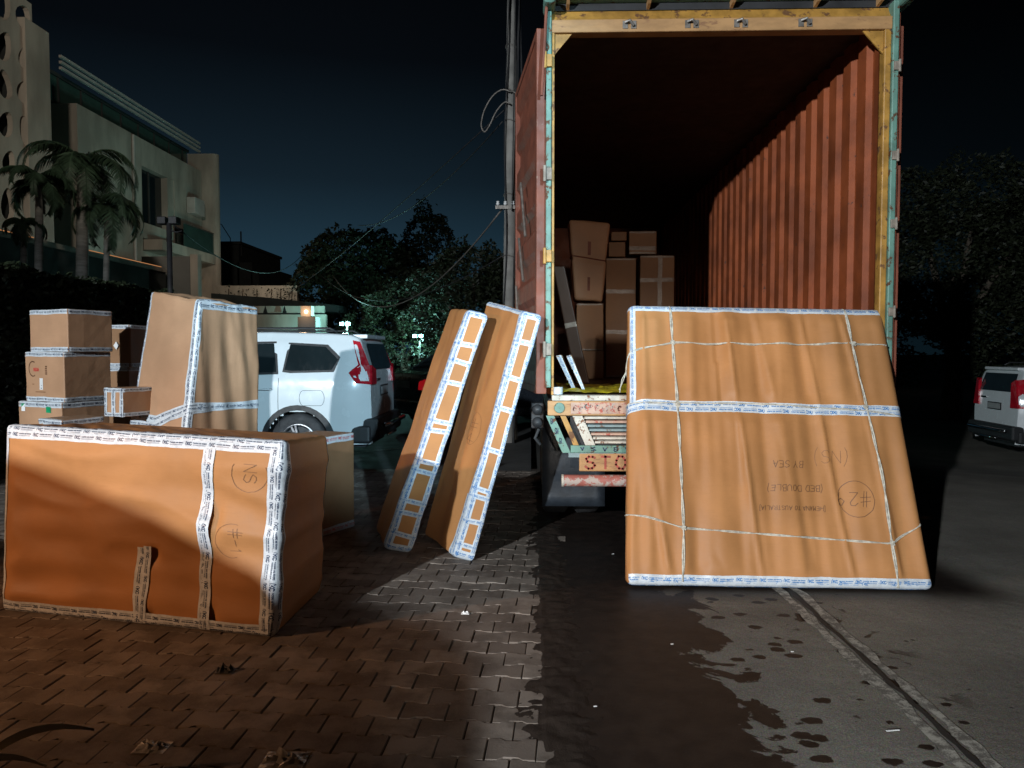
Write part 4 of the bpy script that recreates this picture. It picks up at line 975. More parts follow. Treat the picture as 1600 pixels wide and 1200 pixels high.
def car(name, label, loc, head, prof, wid, L, paint, wr, axles, wins, zb=.34, lamps=None, suv=True, rearglass=None, group=None):
    t = thing(name, loc, label, 'car', group, head)
    def hw(x, z):
        d0 = min(x, L-x); g_ = 1-.13*(1-min(d0/.38, 1))**2
        return interp(wid, z)*g_
    xs = sorted(set([round(v, 4) for v in [p[0] for p in prof]+[i*.045 for i in range(int(L/.045)+1)]+[L]+[.003, .02, .03, .08, .11]]))
    NS2 = 26
    m = MB()
    for s in (1, -1):
        def P(i, j):
            x = xs[i]; zt = interp(prof, x); zs = zt-.05
            if j <= NS2: z = zb+(zs-zb)*j/NS2; return V((x, s*hw(x, z), z))
            k = (j-NS2)/7; y0 = hw(x, zs); a = k*pi/2
            if k < .4: return V((x, s*(y0-.05*(1-cos(k/.4*pi/2))), zs+.05*sin(k/.4*pi/2)))
            kk = (k-.4)/.6; return V((x, s*(y0-.05)*(1-kk), zt+.018*sin(kk*pi/2)))
        b0 = MB(); nx = len(xs)-1; ny = NS2+7; b0.grid(P, nx, ny)
        fs = []
        for f in b0.f:
            ce = sum((V(b0.v[i]) for i in f), V())/4
            if any(math.hypot(ce.x-ax, ce.z-wr) < wr+.05 for ax in axles) and abs(ce.y) > .5: continue
            fs.append(f if s > 0 else tuple(reversed(f)))
        m.add(b0.v, fs)
    bm = bmesh.new(); vs = [bm.verts.new(p) for p in m.v]
    for f in m.f:
        try: bm.faces.new([vs[i] for i in f])
        except ValueError: pass
    bmesh.ops.remove_doubles(bm, verts=bm.verts, dist=.002); bmesh.ops.recalc_face_normals(bm, faces=bm.faces)
    me = bpy.data.meshes.new('body'); bm.to_mesh(me); bm.free(); me.materials.append(M[paint])
    me.polygons.foreach_set('use_smooth', [True]*len(me.polygons)); body = link('body', me, t, False)
    u = MB(); u.box((.12, -hw(2, .5)+.28, .28), (L-.12, hw(2, .5)-.28, .95)); u.box((.4, -.80, .24), (L-.4, .80, .30)); u.build('underbody', M['clad'], t, world=False)
    for s in (1, -1):
        for ax in axles:
            f = MB(); n = 18; yo = hw(ax, .7)
            def F_(i, j):
                a = -.12+(pi+.24)*i/n; r_, y_ = ((wr+.045, yo-.06), (wr+.045, yo+.022), (wr+.115, yo+.018), (wr+.125, yo-.03))[j]
                z = wr+r_*sin(a); return V((ax+r_*cos(a), s*y_, max(z, .25)))
            f.grid(F_, n, 3); f.build('arch_trim', M['clad' if suv else paint], body, smooth=False, world=False)
            l_ = MB(); l_.grid(lambda i, j: V((ax+(wr+.05)*cos(pi*i/n), s*(yo-.06-.24*j), wr+(wr+.05)*sin(pi*i/n))), n, 1); l_.build('arch_liner', M['clad'], body, world=False)
            wheel_local(t, ax, s*(yo-.125), wr, wr, .23, s)
        sd_ = MB(); sd_.box((axles[0]+wr+.1, s*(hw(2, .45)-.01)-.02, zb-.06), (axles[1]-wr-.1, s*(hw(2, .45)-.01)+.02, zb+.10)); sd_.build('sill_trim', M['clad' if suv else paint], body, world=False, bevel=.01)
        for (poly, mt) in wins:
            def pl(off, grow):
                cx = sum(p[0] for p in poly)/len(poly); cz = sum(p[1] for p in poly)/len(poly); out = []
                for (x, z) in poly:
                    x2 = x+grow*(1 if x > cx else -1); z2 = z+grow*(1 if z > cz else -1); out.append(V((x2, s*(hw(x2, z2)+off), z2)))
                return out
            def pane(off, grow):
                b_ = MB(); P_ = pl(off, grow); c_ = sum(P_, V())/len(P_); c_.y = s*(hw(c_.x, c_.z)+off+.004)
                b_.add([c_]+P_, [(0, 1+k, 1+(k+1) % len(P_)) if s < 0 else (0, 1+(k+1) % len(P_), 1+k) for k in range(len(P_))]); return b_
            fr = pane(.004, .03).build('window_frame', M['clad'], body, world=False); pane(.010, 0).build('pane', M[mt], fr, world=False)
        if suv:
            ra = MB(); ra.tube([(.5, s*.66, 1.875), (.6, s*.67, 1.925), (2.4, s*.67, 1.925), (2.55, s*.66, 1.88)], .017, 6); ra.build('roof_rail', M['clad'], body, world=False, smooth=True)
            dh = MB(); dh.tube([(1.32, s*(hw(1.3, 1.1)+.002), 1.10), (1.36, s*(hw(1.3, 1.1)+.035), 1.10), (1.54, s*(hw(1.3, 1.1)+.035), 1.10), (1.58, s*(hw(1.3, 1.1)+.002), 1.10)], .014, 6); dh.build('door_handle', M['paint'], body, world=False, smooth=True)
            for x0 in (1.22, 2.25):
                dg = MB(); ps = [(x0+.02*sin(z*2), s*(hw(x0, z)+.0015), z) for z in [.55+.07*k for k in range(11)]]; dg.tube(ps, .004, 4); dg.build('door_gap', M['clad'], body, world=False)
            fl = MB(); fl.tube([(.78+.17*cos(a)*min(1, 1)+0, s*(hw(.78, .98+.1*sin(a))+.001), .98+.12*max(-.85, min(.85, 1.4*sin(a)))) for a in [k*pi/12 for k in range(25)]], .003, 4); fl.build('fuel_flap', M['clad'], body, world=False)
        if lamps:
            P_ = [(x, z) for x, z in lamps]
            b_ = MB(); a = [V((x, s*(hw(x, z)+.012), z)) for x, z in P_]; cc = sum(a, V())/len(a)
            b2 = [V((p.x+.01, p.y-s*.06, p.z)) for p in a]
            n = len(a); b_.add([cc]+a+b2, [(0, 1+k, 1+(k+1) % n) for k in range(n)]+[(1+k, 1+n+k, 1+n+(k+1) % n, 1+(k+1) % n) for k in range(n)])
            # wraps on to the rear face
            zz = [z for x, z in P_ if x < .06]
            if zz:
                z0, z1 = min(zz), max(zz); b_.hexa([(-.028, s*.60, z0), (.03, s*.60, z0), (.03, s*(hw(.02, z0)+.010), z0), (-.012, s*(hw(.02, z0)+.010), z0), (-.026, s*.62, z1-.06), (.04, s*.62, z1), (.04, s*(hw(.03, z1)+.01), z1), (-.004, s*(hw(.02, z1)+.01), z1)])
            lp_ = b_.build('tail_light', M['lampred' if suv else 'lampon'], body, world=False)
            b3 = MB(); zc = (min(zz)+.06) if zz else 1; b3.box((.02, s*(hw(.1, zc)+.013)-.004, zc-.012), (.16, s*(hw(.1, zc)+.013)+.004, zc+.012)); b3.build('bright_strip', M['whitelabel'], lp_, world=False)
    # rear
    if suv:
        b_ = MB(); b_.add([(.028-.012, -.64, 1.36), (.016, .64, 1.36), (.150-.03, .60, 1.72), (.150-.03, -.60, 1.72)], [(0, 1, 2, 3)]); b_.v = [(x-.012, y, z) for x, y, z in b_.v]; b_.build('rear_window', M['glassdark'], body, world=False)
        b_ = MB(); b_.box((.09, -.62, 1.785), (.30, .62, 1.845)); b_.build('spoiler', M[paint], body, world=False, bevel=.015)
        b_ = MB(); b_.box((-.11, -.86, .42), (.18, .86, .70)); b_.box((.0, -.90, .36), (.3, .90, .60)); b_.build('bumper', M['clad'], t, world=False, bevel=.04, seg=3)
        b_ = MB(); b_.tube([(-.16, -.72, .60), (-.19, -.6, .60), (-.20, .6, .60), (-.16, .72, .60)], .035, 8); b_.tube([(-.12, -.3, .42), (-.12, .3, .42)], .02, 8); b_.tube([(-.0, .64, .60), (-.17, .66, .60)], .02, 6); b_.tube([(-.0, -.64, .60), (-.17, -.66, .60)], .02, 6); b_.build('rear_guard', M['chrome'], t, world=False, smooth=True)
        b_ = MB(); b_.box((-.018, -.25, .98), (-.006, .25, 1.13)); pf = b_.build('plate_frame', M['clad'], body, world=False)
        b_ = MB(); b_.box((-.024, -.22, 1.0), (-.0185, .22, 1.11)); b_.build('number_plate', M['plate'], pf, world=False)
        b_ = MB(); b_.box((-.022, .30, 1.20), (-.004, .52, 1.235)); b_.build('tailgate_handle', M['chrome'], body, world=False, bevel=.005)
    else:
        b_ = MB(); b_.add([(.56, -.55, 1.14), (.56, .55, 1.14), (.93, .50, 1.365), (.93, -.50, 1.365)], [(0, 1, 2, 3)]); b_.build('rear_window', M['glassdark'], body, world=False)
        b_ = MB(); b_.box((-.06, -.80, .34), (.14, .80, .56)); b_.build('bumper', M[paint], t, world=False, bevel=.04, seg=3)
        b_ = MB(); b_.box((-.012, -.25, .78), (-.004, .25, .90)); b_.build('number_plate', M['plate'], body, world=False)
    b_ = MB(); zA = interp(prof, L*.71); 
    x0, x1 = (2.74, 3.33) if suv else (2.55, 3.12)
    b_.add([(x0+.03, -.62, interp(prof, x0)+.012), (x0+.03, .62, interp(prof, x0)+.012), (x1+.02, .74 if suv else .66, interp(prof, x1)+.03), (x1+.02, -.74 if suv else -.66, interp(prof, x1)+.03)], [(0, 1, 2, 3)]); b_.build('windscreen', M['glassdark'], body, world=False)
    return t
def wheel_local(par, cx, cy, cz, R, wd, s):
    Mx = Matrix.Translation((cx, cy, cz)) @ (Matrix.Identity(4) if s > 0 else Matrix.Rotation(pi, 4, 'Z'))
    m = MB(); m.lathe([(R*.60, -wd/2+.01), (R*.72, -wd/2), (R*.93, -wd/2+.01), (R, -wd/2+.045), (R, wd/2-.045), (R*.93, wd/2-.01), (R*.72, wd/2), (R*.6, wd/2-.01)], Mx, 32); wh = m.build('wheel', M['rubber'], par, smooth=True, world=False)
    m = MB(); m.lathe([(R*.63, wd/2-.012), (R*.60, wd/2-.035), (R*.52, wd/2-.07), (0, wd/2-.07)], Mx, 24); m.build('rim', M['clad'], wh, smooth=False, world=False)
    m = MB(); m.lathe([(R*.64, wd/2-.008), (R*.60, wd/2-.004), (R*.57, wd/2-.02)], Mx, 28)
    for k in range(5):
        for dd in (-.12, .12):
            R_ = Mx @ Matrix.Rotation(2*pi*k/5+dd, 4, 'Y'); m.box((R*.08, wd/2-.04, -.013), (R*.60, wd/2-.016, .013), R_)
    m.build('spokes', M['alloy'], wh, world=False)
sw = [([(.52, 1.36), (1.05, 1.345), (1.16, 1.36), (1.10, 1.70), (.62, 1.67), (.44, 1.50)], 'glassdark'), ([(1.27, 1.33), (2.2, 1.30), (2.2, 1.70), (1.33, 1.715)], 'glassdark'), ([(2.30, 1.29), (3.1, 1.26), (2.72, 1.60), (2.30, 1.69)], 'glassdark')]
sl = [(.26, 1.76), (.16, 1.74), (.03, 1.42), (.01, 1.33), (.01, 1.16), (.19, 1.18), (.29, 1.32), (.17, 1.43)]
car('white_suv', 'white four wheel drive car parked behind the wrapped packs at left, red tail light', (-2.17, 10.75, 0), pi, SUVP, SUVW, 4.66, 'paint', .385, (.98, 3.72), sw, lamps=sl)
car('white_suv', 'small looking white four wheel drive car parked far right in the dark', (9.5, 15.3, -.55), radians(-5), SUVP, SUVW, 4.4, 'paint', .37, (.98, 3.5), sw, lamps=[(.16, 1.62), (.03, 1.60), (.01, 1.35), (.01, 1.05), (.15, 1.05), (.15, 1.3)])
swd = [([(1.02, 1.04), (1.75, 1.03), (1.75, 1.36), (1.28, 1.36)], 'glassdark'), ([(1.83, 1.03), (2.85, 1.0), (2.40, 1.34), (1.83, 1.37)], 'glassdark')]
car('dark_saloon', 'dark saloon car with a red tail light parked behind the white car', (-2.62, 15.0, 0), radians(38), SEDP, SEDW, 4.35, 'paintdark', .31, (.85, 3.45), swd, zb=.28, lamps=[(.30, .93), (.01, .95), (.01, .76), (.24, .78)], suv=False).scale = (1.12, 1.12, 1.12)

# ================================================================== BUILDINGS
BX = -13.9
def fy(px): return -BX*1150/(830-px)
bd = thing('white_villa', (BX-4, 27, 0), 'pale modern three storey villa with roof fins and recessed window at left', 'building')
def bbox(name, a, b, mat, par=bd, bev=0): m = MB(); m.box(a, b); return m.build(name, M[mat], par, bevel=bev)
wl = bbox('wall', (BX-8, 22.5, 4.80), (BX-.35, 31, 9.2), 'render')
# front skin with a window recess
y0, y1, z0, z1 = 26.2, 28.6, 6.25, 8.25
for (a, b, c_, d) in ((22.5, y0, 4.80, 9.2), (y1, 31, 6.5, 9.2), (y0, y1, z1, 9.2), (y0, y1, 5.7, z0)):
    bbox('wall_panel', (BX-.349, a, c_), (BX, b, d), 'render')
bbox('reveal', (BX-.345, y1-.5, z0), (BX-.02, y1-.001, z1), 'render')
wf = bbox('window', (BX-.34, y0+.002, z0+.01), (BX-.26, y1-.505, z1-.01), 'glassdark')
bbox('mullion', (BX-.259, 27.1, z0+.01), (BX-.22, 27.16, z1-.01), 'darkwall', wf)
gb = bbox('upper_glazing', (BX-1.2, 22.0, 9.21), (BX-.6, 31, 9.98), 'glassgreen')
for k in range(8): bbox('glazing_bar', (BX-.6, 22.5+k*1.15, 9.21), (BX-.56, 22.56+k*1.15, 9.98), 'darkwall', gb)
bbox('roof', (BX-8, 21.8, 10.0), (BX-.55, 31.1, 10.1), 'darkwall')
for k in range(3): bbox('roof_fin', (BX-.14, 21.9, 10.0+.17*k), (BX-.05, 31.1, 10.075+.17*k), 'fin')
bbox('balcony_slab', (BX-.3, 26.5, 5.30), (BX+.55, 31, 5.68), 'render', bev=.01)
bal = bbox('balcony_glass', (BX+.47, 28.3, 5.69), (BX+.50, 30.95, 6.55), 'glassgreen')
bbox('balcony_rail', (BX+.45, 28.3, 6.56), (BX+.52, 30.95, 6.60), 'steel', bal)
bbox('balcony_door', (BX-.348, 28.7, 5.69), (BX-.30, 30.9, 6.49), 'glassdark')
m = MB(); m.prism([(BX+.45+.2*cos(a), 31.25+.2*sin(a), 2.0) if i < 9 else p for i, (a, p) in enumerate([(-pi/2+pi*k/8, None) for k in range(9)]+[(0, (BX-.6, 31.45, 2.0)), (0, (BX-.6, 31.05, 2.0))])], (0, 0, 7.95)); m.build('end_column', M['render'], bd)
m = MB(); m.tube([(BX+.05, 25.6, 4.8), (BX+.05, 25.6, 9.15)], .05, 8); m.build('drain_pipe', M['fin'], bd)
m = MB(); m.box((BX+.01, 29.6, 7.2), (BX+.35, 30.5, 7.85)); m.build('air_conditioner', M['fin'], bd, bevel=.02)
bbox('ground_wall', (BX-8, 22, 0), (BX-1.6, 31.2, 4.79), 'render2')
bbox('soffit', (BX-1.599, 22.5, 4.70), (BX-.0, 31, 4.79), 'render')
for a in (24.4, 26.9, 29.2): bbox('pillar', (BX-1.2, a, 0), (BX-.5, a+1.3, 4.69), 'render2')
bbox('bright_strip', (BX-.48, 28.35, 3.6), (BX-.44, 28.6, 4.65), 'led')
bbox('bright_strip', (BX-.55, 28.7, 4.50), (BX-.5, 31.0, 4.53), 'led')
bbox('bright_strip', (BX-1.55, 22.6, 4.66), (BX-1.45, 26.3, 4.695), 'led')
# tower with the pierced screen
tw = thing('screen_tower', (-13.2, 15.2, 0), 'stair tower at far left edge with a pierced leaf pattern screen', 'building')
bbox('tower_wall', (-15.2, 12.5, 0), (-11.95, 17.6, 9.15), 'render', tw)
bbox('corner_fin', (-11.949, 16.75, 0), (-11.5, 17.6, 9.20), 'render', tw, .01)
bbox('dark_backing', (-11.948, 12.6, 2), (-11.9, 16.74, 9.0), 'darkwall', tw)
m = MB(); cy, cz = .62, .86; random.seed(3)
for i in range(7):
    for j in range(9):
        yc = 12.75+cy*(i+.5); zc = 1.9+cz*(j+.5); ph = random.uniform(-.5, .5); rx = random.uniform(.17, .25); rz = random.uniform(.27, .39)
        oy, oz = random.uniform(-.04, .04), random.uniform(-.05, .05)
        sq = []; el = []
        for k in range(16):
            a = 2*pi*k/16+pi/4; c_, s_ = cos(a), sin(a); mxx = max(abs(c_), abs(s_)); sq.append((yc+cy/2*c_/mxx, zc+cz/2*s_/mxx))
            r_ = 1-.25*sin(a); ex, ez = rx*c_*r_, rz*s_; el.append((yc+oy+ex*cos(ph)-ez*sin(ph), zc+oz+ex*sin(ph)+ez*cos(ph)))
        X0 = -11.56
        m.add([(X0, *p) for p in sq]+[(X0, *p) for p in el]+[(X0-.12, *p) for p in el], [(k, (k+1) % 16, 16+(k+1) % 16, 16+k) for k in range(16)]+[(16+k, 16+(k+1) % 16, 32+(k+1) % 16, 32+k) for k in range(16)])
m.build('pierced_screen', M['render'], tw)
# link block between
lk = thing('dark_block', (-16, 19.5, 0), 'dark recessed block between the pierced tower and the villa', 'building'); bbox('wall', (-18, 17.7, 0), (-14.6, 21.8, 9.3), 'darkwall', lk); bbox('window', (-14.59, 18.6, 4), (-14.55, 20.2, 7.5), 'glassdark', lk)
# compound wall; the warm light on its coping is put in as glowing strips
cw = thing('compound_wall', (-8.9, 13, 0), 'dark compound wall above the hedge with a coping made to glow', 'wall')
bbox('wall', (-9.1, 6, 0), (-8.8, 17.6, 3.50), 'darkwall', cw); bbox('coping', (-9.14, 6, 3.505), (-8.74, 17.6, 3.60), 'render', cw)
bbox('bright_strip', (-8.90, 6, 3.603), (-8.80, 12.9, 3.63), 'coping_glow', cw); bbox('bright_strip', (-8.90, 14.2, 3.603), (-8.80, 17.4, 3.63), 'coping_glow', cw)
gw = thing('gate_canopy', (-8.5, 18.5, 0), 'grey panelled gate house with lit slit beside the villa', 'gate'); bbox('panel', (-9.6, 18.0, 0), (-8.4, 18.2, 3.95), 'render2', gw); bbox('post', (-8.39, 18.0, 0), (-8.2, 18.2, 4.0), 'render', gw)
# unseen blocker added behind the camera, outlined to throw shade on carton and paving
blocker = thing('shade_blocker', (-3.4, -1, 0), 'added shade blocker with sloping top, unseen behind the camera', 'wall')
T_ = [(-5.6, 2.50), (-4.58, 2.30), (-3.9, 2.07), (-3.62, 1.93), (-3.46, 1.87), (-3.39, 1.775), (-3.09, 1.715), (-2.88, 1.68), (-2.56, 1.57), (-2.23, 1.38), (-1.68, 1.0), (-1.2, .6), (-1.1, 0), (-5.6, 0)]
m = MB(); m.prism([(x, -1.08, z) for x, z in T_], (0, .16, 0)); m.build('wall', M['render2'], blocker)

# far dark houses and cream boundary walls
hs = thing('stepped_house', (-19, 48, 0), 'dark stepped house far behind the villa', 'building')
def pbox(name, px0, px1, py0, py1, Y, dep, mat, par):
    a = at(px0, py1, Y); b = at(px1, py0, Y); m = MB(); m.box((a.x, Y, a.z), (b.x, Y+dep, b.z)); return m.build(name, M[mat], par)
pbox('wall', 300, 373, 382, 560, 48, 8, 'darkwall', hs); pbox('wing', 373.3, 394, 410, 560, 48, 8, 'darkwall', hs); pbox('wing', 394.3, 405, 425, 560, 48, 8, 'darkwall', hs)
pbox('parapet', 300, 376, 377, 381.7, 47.8, 8, 'darkwall', hs)
a = at(343, 377, 48.2); b = at(360, 377, 48.2); m = MB(); m.tube([a, a+V((0, 0, 1.1)), a+V((.15, 0, 1.1)), b+V((0, 0, .2)), b], .03, 5); m.build('roof_frame', M['dark'], hs)
a = at(377, 400, 48.2); m = MB(); m.tube([a, a+V((0, 0, 1.6))], .05, 5); m.build('mast', M['dark'], hs)
lw = thing('cream_terrace', (-12.5, 31, 0), 'long cream terrace wall lit behind the white car', 'wall')
pbox('terrace_wall', 334, 464, 446, 472, 31, .3, 'render', lw)
lw2 = thing('cream_boundary_wall', (-9.5, 27, 0), 'cream boundary wall with dark rail lit by a gate lamp', 'wall')
pbox('upper_wall', 395, 505, 478, 489, 27, .25, 'render', lw2); pbox('rail', 395, 505, 489.3, 491, 26.95, .3, 'dark', lw2); pbox('lower_wall', 395, 508, 491.3, 560, 26.9, .3, 'render', lw2)
for px in (415, 445):
    a = at(px, 478, 26.9); m = MB(); m.prism([(a.x-.08, 26.85, a.z-.26), (a.x+.08, 26.85, a.z-.26), (a.x, 26.85, a.z)], (0, .04, 0)); m.build('bracket', M['dark'], lw2)
rf = thing('dark_canopy', (-12.8, 29, 0), 'dark flat canopy roof between the two cream walls', 'canopy')
a = at(330, 470, 29); b = at(530, 470, 29); m = MB(); m.prism([(a.x, 29, a.z-.22), (b.x, 29, b.z-.45), (b.x, 29, b.z-.18), (at(420, 470, 29).x, 29, a.z+.12), (a.x, 29, a.z+.30)], (0, 1.2, 0)); m.build('roof', M['darkwall'], rf)
gp = thing('gate_pillar', at(487, 550, 25.5)*1, 'stone gate pillar carrying a lit glass lantern behind the white car', 'gate pillar'); gp.location.z = 0
pbox('pillar', 466, 493, 495, 566, 25.5, .6, 'render2', gp)
ln_ = pbox('lantern', 470, 486, 478, 494.5, 25.6, .35, 'render', gp); a = at(478, 487, 25.5)
m = MB(); m.lathe([(0, -.07), (.055, -.04), (.07, 0), (.055, .04), (0, .07)], Matrix.Translation((a.x, 25.52, a.z)), 12); m.build('bulb', M['led2'], gp, smooth=True)
lamp('gate_lamp', 'POINT', (a.x, 25.2, a.z), 8, (1, .62, .36), .12)
lamp('terrace_lamp', 'POINT', at(400, 440, 29.5), 22, (1, .85, .65), .12)
# flood lights with a cyan cast
def flood(px, py, Y, label, power):
    p = at(px, py, Y); t = thing('floodlight', (p.x, p.y+.1, 0), label, 'floodlight', 'cyan floodlights behind the parked cars')
    m = MB(); m.tube([(p.x, p.y+.12, 0), (p.x, p.y+.12, p.z+.1)], .04, 8); m.build('post', M['steel'], t)
    for dx in (-.16, .06):
        m = MB(); m.box((p.x+dx-.085, p.y+.005, p.z-.07), (p.x+dx+.085, p.y+.09, p.z+.07)); h = m.build('lamp_head', M['dark'], t, bevel=.008)
        m = MB(); m.box((p.x+dx-.06, p.y-.003, p.z-.045), (p.x+dx+.06, p.y+.004, p.z+.045)); m.build('lamp_glass', M['ledc'], h)
    lamp('floodlight_glow', 'POINT', (p.x, p.y-.25, p.z), power, (.40, 1, .95), .08)
flood(541, 506, 26, 'cyan white floodlight glaring above the roof of the white car', 200)
flood(655, 525, 26.5, 'cyan white floodlight glaring in front of the trees near the dark saloon', 170)

# lamp post at left
p = at(264, 348, 12.4); t = thing('camera_post', (p.x, p.y, 0), 'thin dark post with twin lamp heads in front of the villa', 'lamp post')
m = MB(); m.tube([(p.x, p.y, 0), (p.x, p.y, p.z)], .045, 8); m.build('post', M['dark'], t, smooth=True)
for dx in (-.09, .1):
    m = MB(); m.box((p.x+dx-.07, p.y-.1, p.z-.03), (p.x+dx+.07, p.y+.08, p.z+.09), Matrix.Translation((0, 0, 0))); m.build('lamp_head', M['clad'], t, bevel=.01)
m = MB(); m.tube([(p.x, p.y, p.z-.12), (p.x+.12, p.y, p.z-.16), (p.x+.22, p.y, p.z-.14)], .012, 5); m.build('arm', M['dark'], t)

# utility pole with cables
Yp = 13.0
pole = thing('utility_pole', (at(795, 550, Yp).x, Yp, 0), 'tall concrete utility pole wound with cables beside the truck', 'utility pole')
a = at(789, 700, Yp); b = at(800, -60, Yp)
m = MB(); px_, py_ = a.x, Yp
m.tube([(a.x+.05, Yp, 0), ((a.x+b.x)/2+.03, Yp, 4), (b.x, Yp, b.z)], [.125, .105, .075], 10); m.build('pole', M['concrete'], pole, smooth=True)
br = at(790, 326, Yp); m = MB(); m.box((br.x-.17, Yp-.14, br.z-.03), (br.x+.17, Yp-.10, br.z+.03)); m.build('crossarm', M['steel'], pole)
for x in (-.13, 0, .13):
    m = MB(); m.lathe([(0, .05), (.03, .04), (.02, .02), (.035, 0), (.02, -.02), (0, -.03)], Matrix.Translation((br.x+x, Yp-.12, br.z+.06)) @ Matrix.Rotation(pi/2, 4, 'X'), 10); m.build('insulator', M['whitelabel'], pole, smooth=True)
random.seed(11)
for k in range(7):
    z = .6+k*1.25+random.uniform(-.2, .2)
    m = MB(); x = a.x+.05+(b.x-a.x-.05)*z/b.z; rr = .125-.05*z/b.z+.012
    m.tube([(x+rr*cos(2*pi*i/12), Yp+rr*sin(2*pi*i/12), z+.02*sin(i)) for i in range(13)], .010, 5); m.build('strap', M['steel'], pole)
for k, (dx, s_) in enumerate(((.10, 0), (-.11, 2), (.14, 4))):
    m = MB(); m.tube([(a.x+.05+(b.x-a.x)*z/b.z+dx*.9+.03*sin(z*1.7+s_), Yp-.12+.02*sin(z*3), z) for z in [i*.35 for i in range(25)]], .013, 5); m.build('cable', M['rubber'], pole)
lp_ = [at(x, y, Yp-.2) for x, y in ((797, 143), (785, 140), (770, 150), (757, 172), (752, 195), (757, 206), (765, 196), (775, 175), (788, 160), (797, 162))]
def smooth_path(P_, n=5):
    out = []
    for i in range(len(P_)-1):
        a, b, c_, d = P_[max(i-1, 0)], P_[i], P_[i+1], P_[min(i+2, len(P_)-1)]
        for k in range(n):
            t = k/n; out.append(.5*((2*b)+(c_-a)*t+(2*a-5*b+4*c_-d)*t*t+(3*b-a-3*c_+d)*t**3))
    return out+[P_[-1]]
m = MB(); m.tube(smooth_path(lp_), .014, 6); m.build('cable_coil', M['steel'], pole, smooth=True)
lp_ = [at(x, y, Yp-.25) for x, y in ((795, 139), (805, 145), (812, 158))]
m = MB(); m.tube(lp_, .014, 6); m.build('cable_coil', M['steel'], pole, smooth=True)
def wire(label, a, b, sag, r=.012, n=24):
    m = MB(); a = V(a); b = V(b); m.tube([a.lerp(b, t/n)-V((0, 0, sag*4*(t/n)*(1-t/n))) for t in range(n+1)], r, 5); o = m.build('overhead_cable', M['dark'] if r < .014 else M['steel'], smooth=True)
    o.name = 'overhead_cable'; tag(o, label, 'cable', 'overhead cables'); return o
wire('bright sagging cable running left from the pole crossarm', at(785, 326, Yp), at(520, 430, 26), 1.4, .016)
wire('thin cable falling from the pole to the villa side', at(785, 190, Yp), at(560, 352, 24), .5)
wire('lowest thin cable from the pole towards the trees', at(785, 400, Yp), at(500, 428, 28), .9)
wire('thin cable from the twin head post across to the cream column', at(272, 352, 12.4), at(480, 388, 30), .9)
wire('long thin cable high above the trees', at(790, 170, Yp), at(335, 500, 60), 1.2)
for k, (p1, p2) in enumerate((((790, 140), (797, -40)), ((800, 330), (806, -40)), ((806, 330), (812, -40)))):
    wire(('left', 'middle', 'right')[k]+' upright cable running up beside the utility pole', at(*p1, Yp-.15), at(*p2, Yp-.2), .02, .010, 8)
pole2 = thing('stay_pipe', at(806, 550, 13.4)*1, 'thin steel pipe standing directly right of the utility pole', 'pipe'); pole2.location.z = 0
m = MB(); a = at(806, 700, 13.4); b = at(806, 120, 13.4); m.tube([(a.x, 13.4, 0), (b.x, 13.4, b.z)], .03, 6); m.build('pipe', M['steel'], pole2)

# ================================================================== VEGETATION
def leaves(m, pts, size, droop=0):
    for p in pts:
        a = random.uniform(0, 2*pi); t = random.uniform(-.9, .9); s = size*random.uniform(.6, 1.3)
        u = V((cos(a)*cos(t), sin(a)*cos(t), sin(t)-droop)).normalized()*s; v = u.cross(V((random.uniform(-1, 1), random.uniform(-1, 1), random.uniform(-.4, 1)))).normalized()*s*.45
        m.add([p-u*.5, p+v*.5, p+u*.5, p-v*.5], [(0, 1, 2, 3)])
def tree(label, x, y, clumps, size, n, trunk_r=.25, base=0, mat='leaf', droop=0, group='trees behind the parked cars', name='tree'):
    t = thing(name, (x, y, base), label, 'tree', group); m = MB()
    for (cx, cz, rx, rz, cyo) in clumps:
        k = int(n*(rx*rz)**.9)
        for _ in range(k):
            while True:
                a = V((random.uniform(-1, 1), random.uniform(-1, 1), random.uniform(-1, 1)))
                if a.length <= 1: break
            a = a.normalized()*(a.length**.45)
            r = 1+.30*NZ.noise(V((cx+a.x*2.2, a.y*2.2, cz+a.z*2.2)))+.15*NZ.noise(a*6+V((cx, 0, 0)))
            p = V((x+cx+a.x*rx*r, y+cyo+a.y*rx*.8*r, cz+a.z*rz*r))
            if NZ.noise(p*1.3) < -.18: continue
            leaves(m, [p], size, droop)
    m.build('crown', M[mat], t)
    m = MB(); zt = min(c_[1] for c_ in clumps)
    m.tube([(x, y, base), (x+.1, y, base+(zt-base)*.5), (x, y, zt)], [trunk_r, trunk_r*.8, trunk_r*.6], 8); m.build('trunk', M['bark'], t, smooth=True)
    for (cx, cz, rx, rz, cyo) in clumps[:5]:
        m = MB(); m.tube([(x, y, zt*.8), (x+cx*.5, y+cyo*.5, (zt+cz)/2), (x+cx, y+cyo, cz)], [trunk_r*.45, trunk_r*.3, trunk_r*.12], 6); m.build('limb', M['bark'], t, smooth=True)
    return t
def P(px, py, Y): q = at(px, py, Y); return q
random.seed(21)
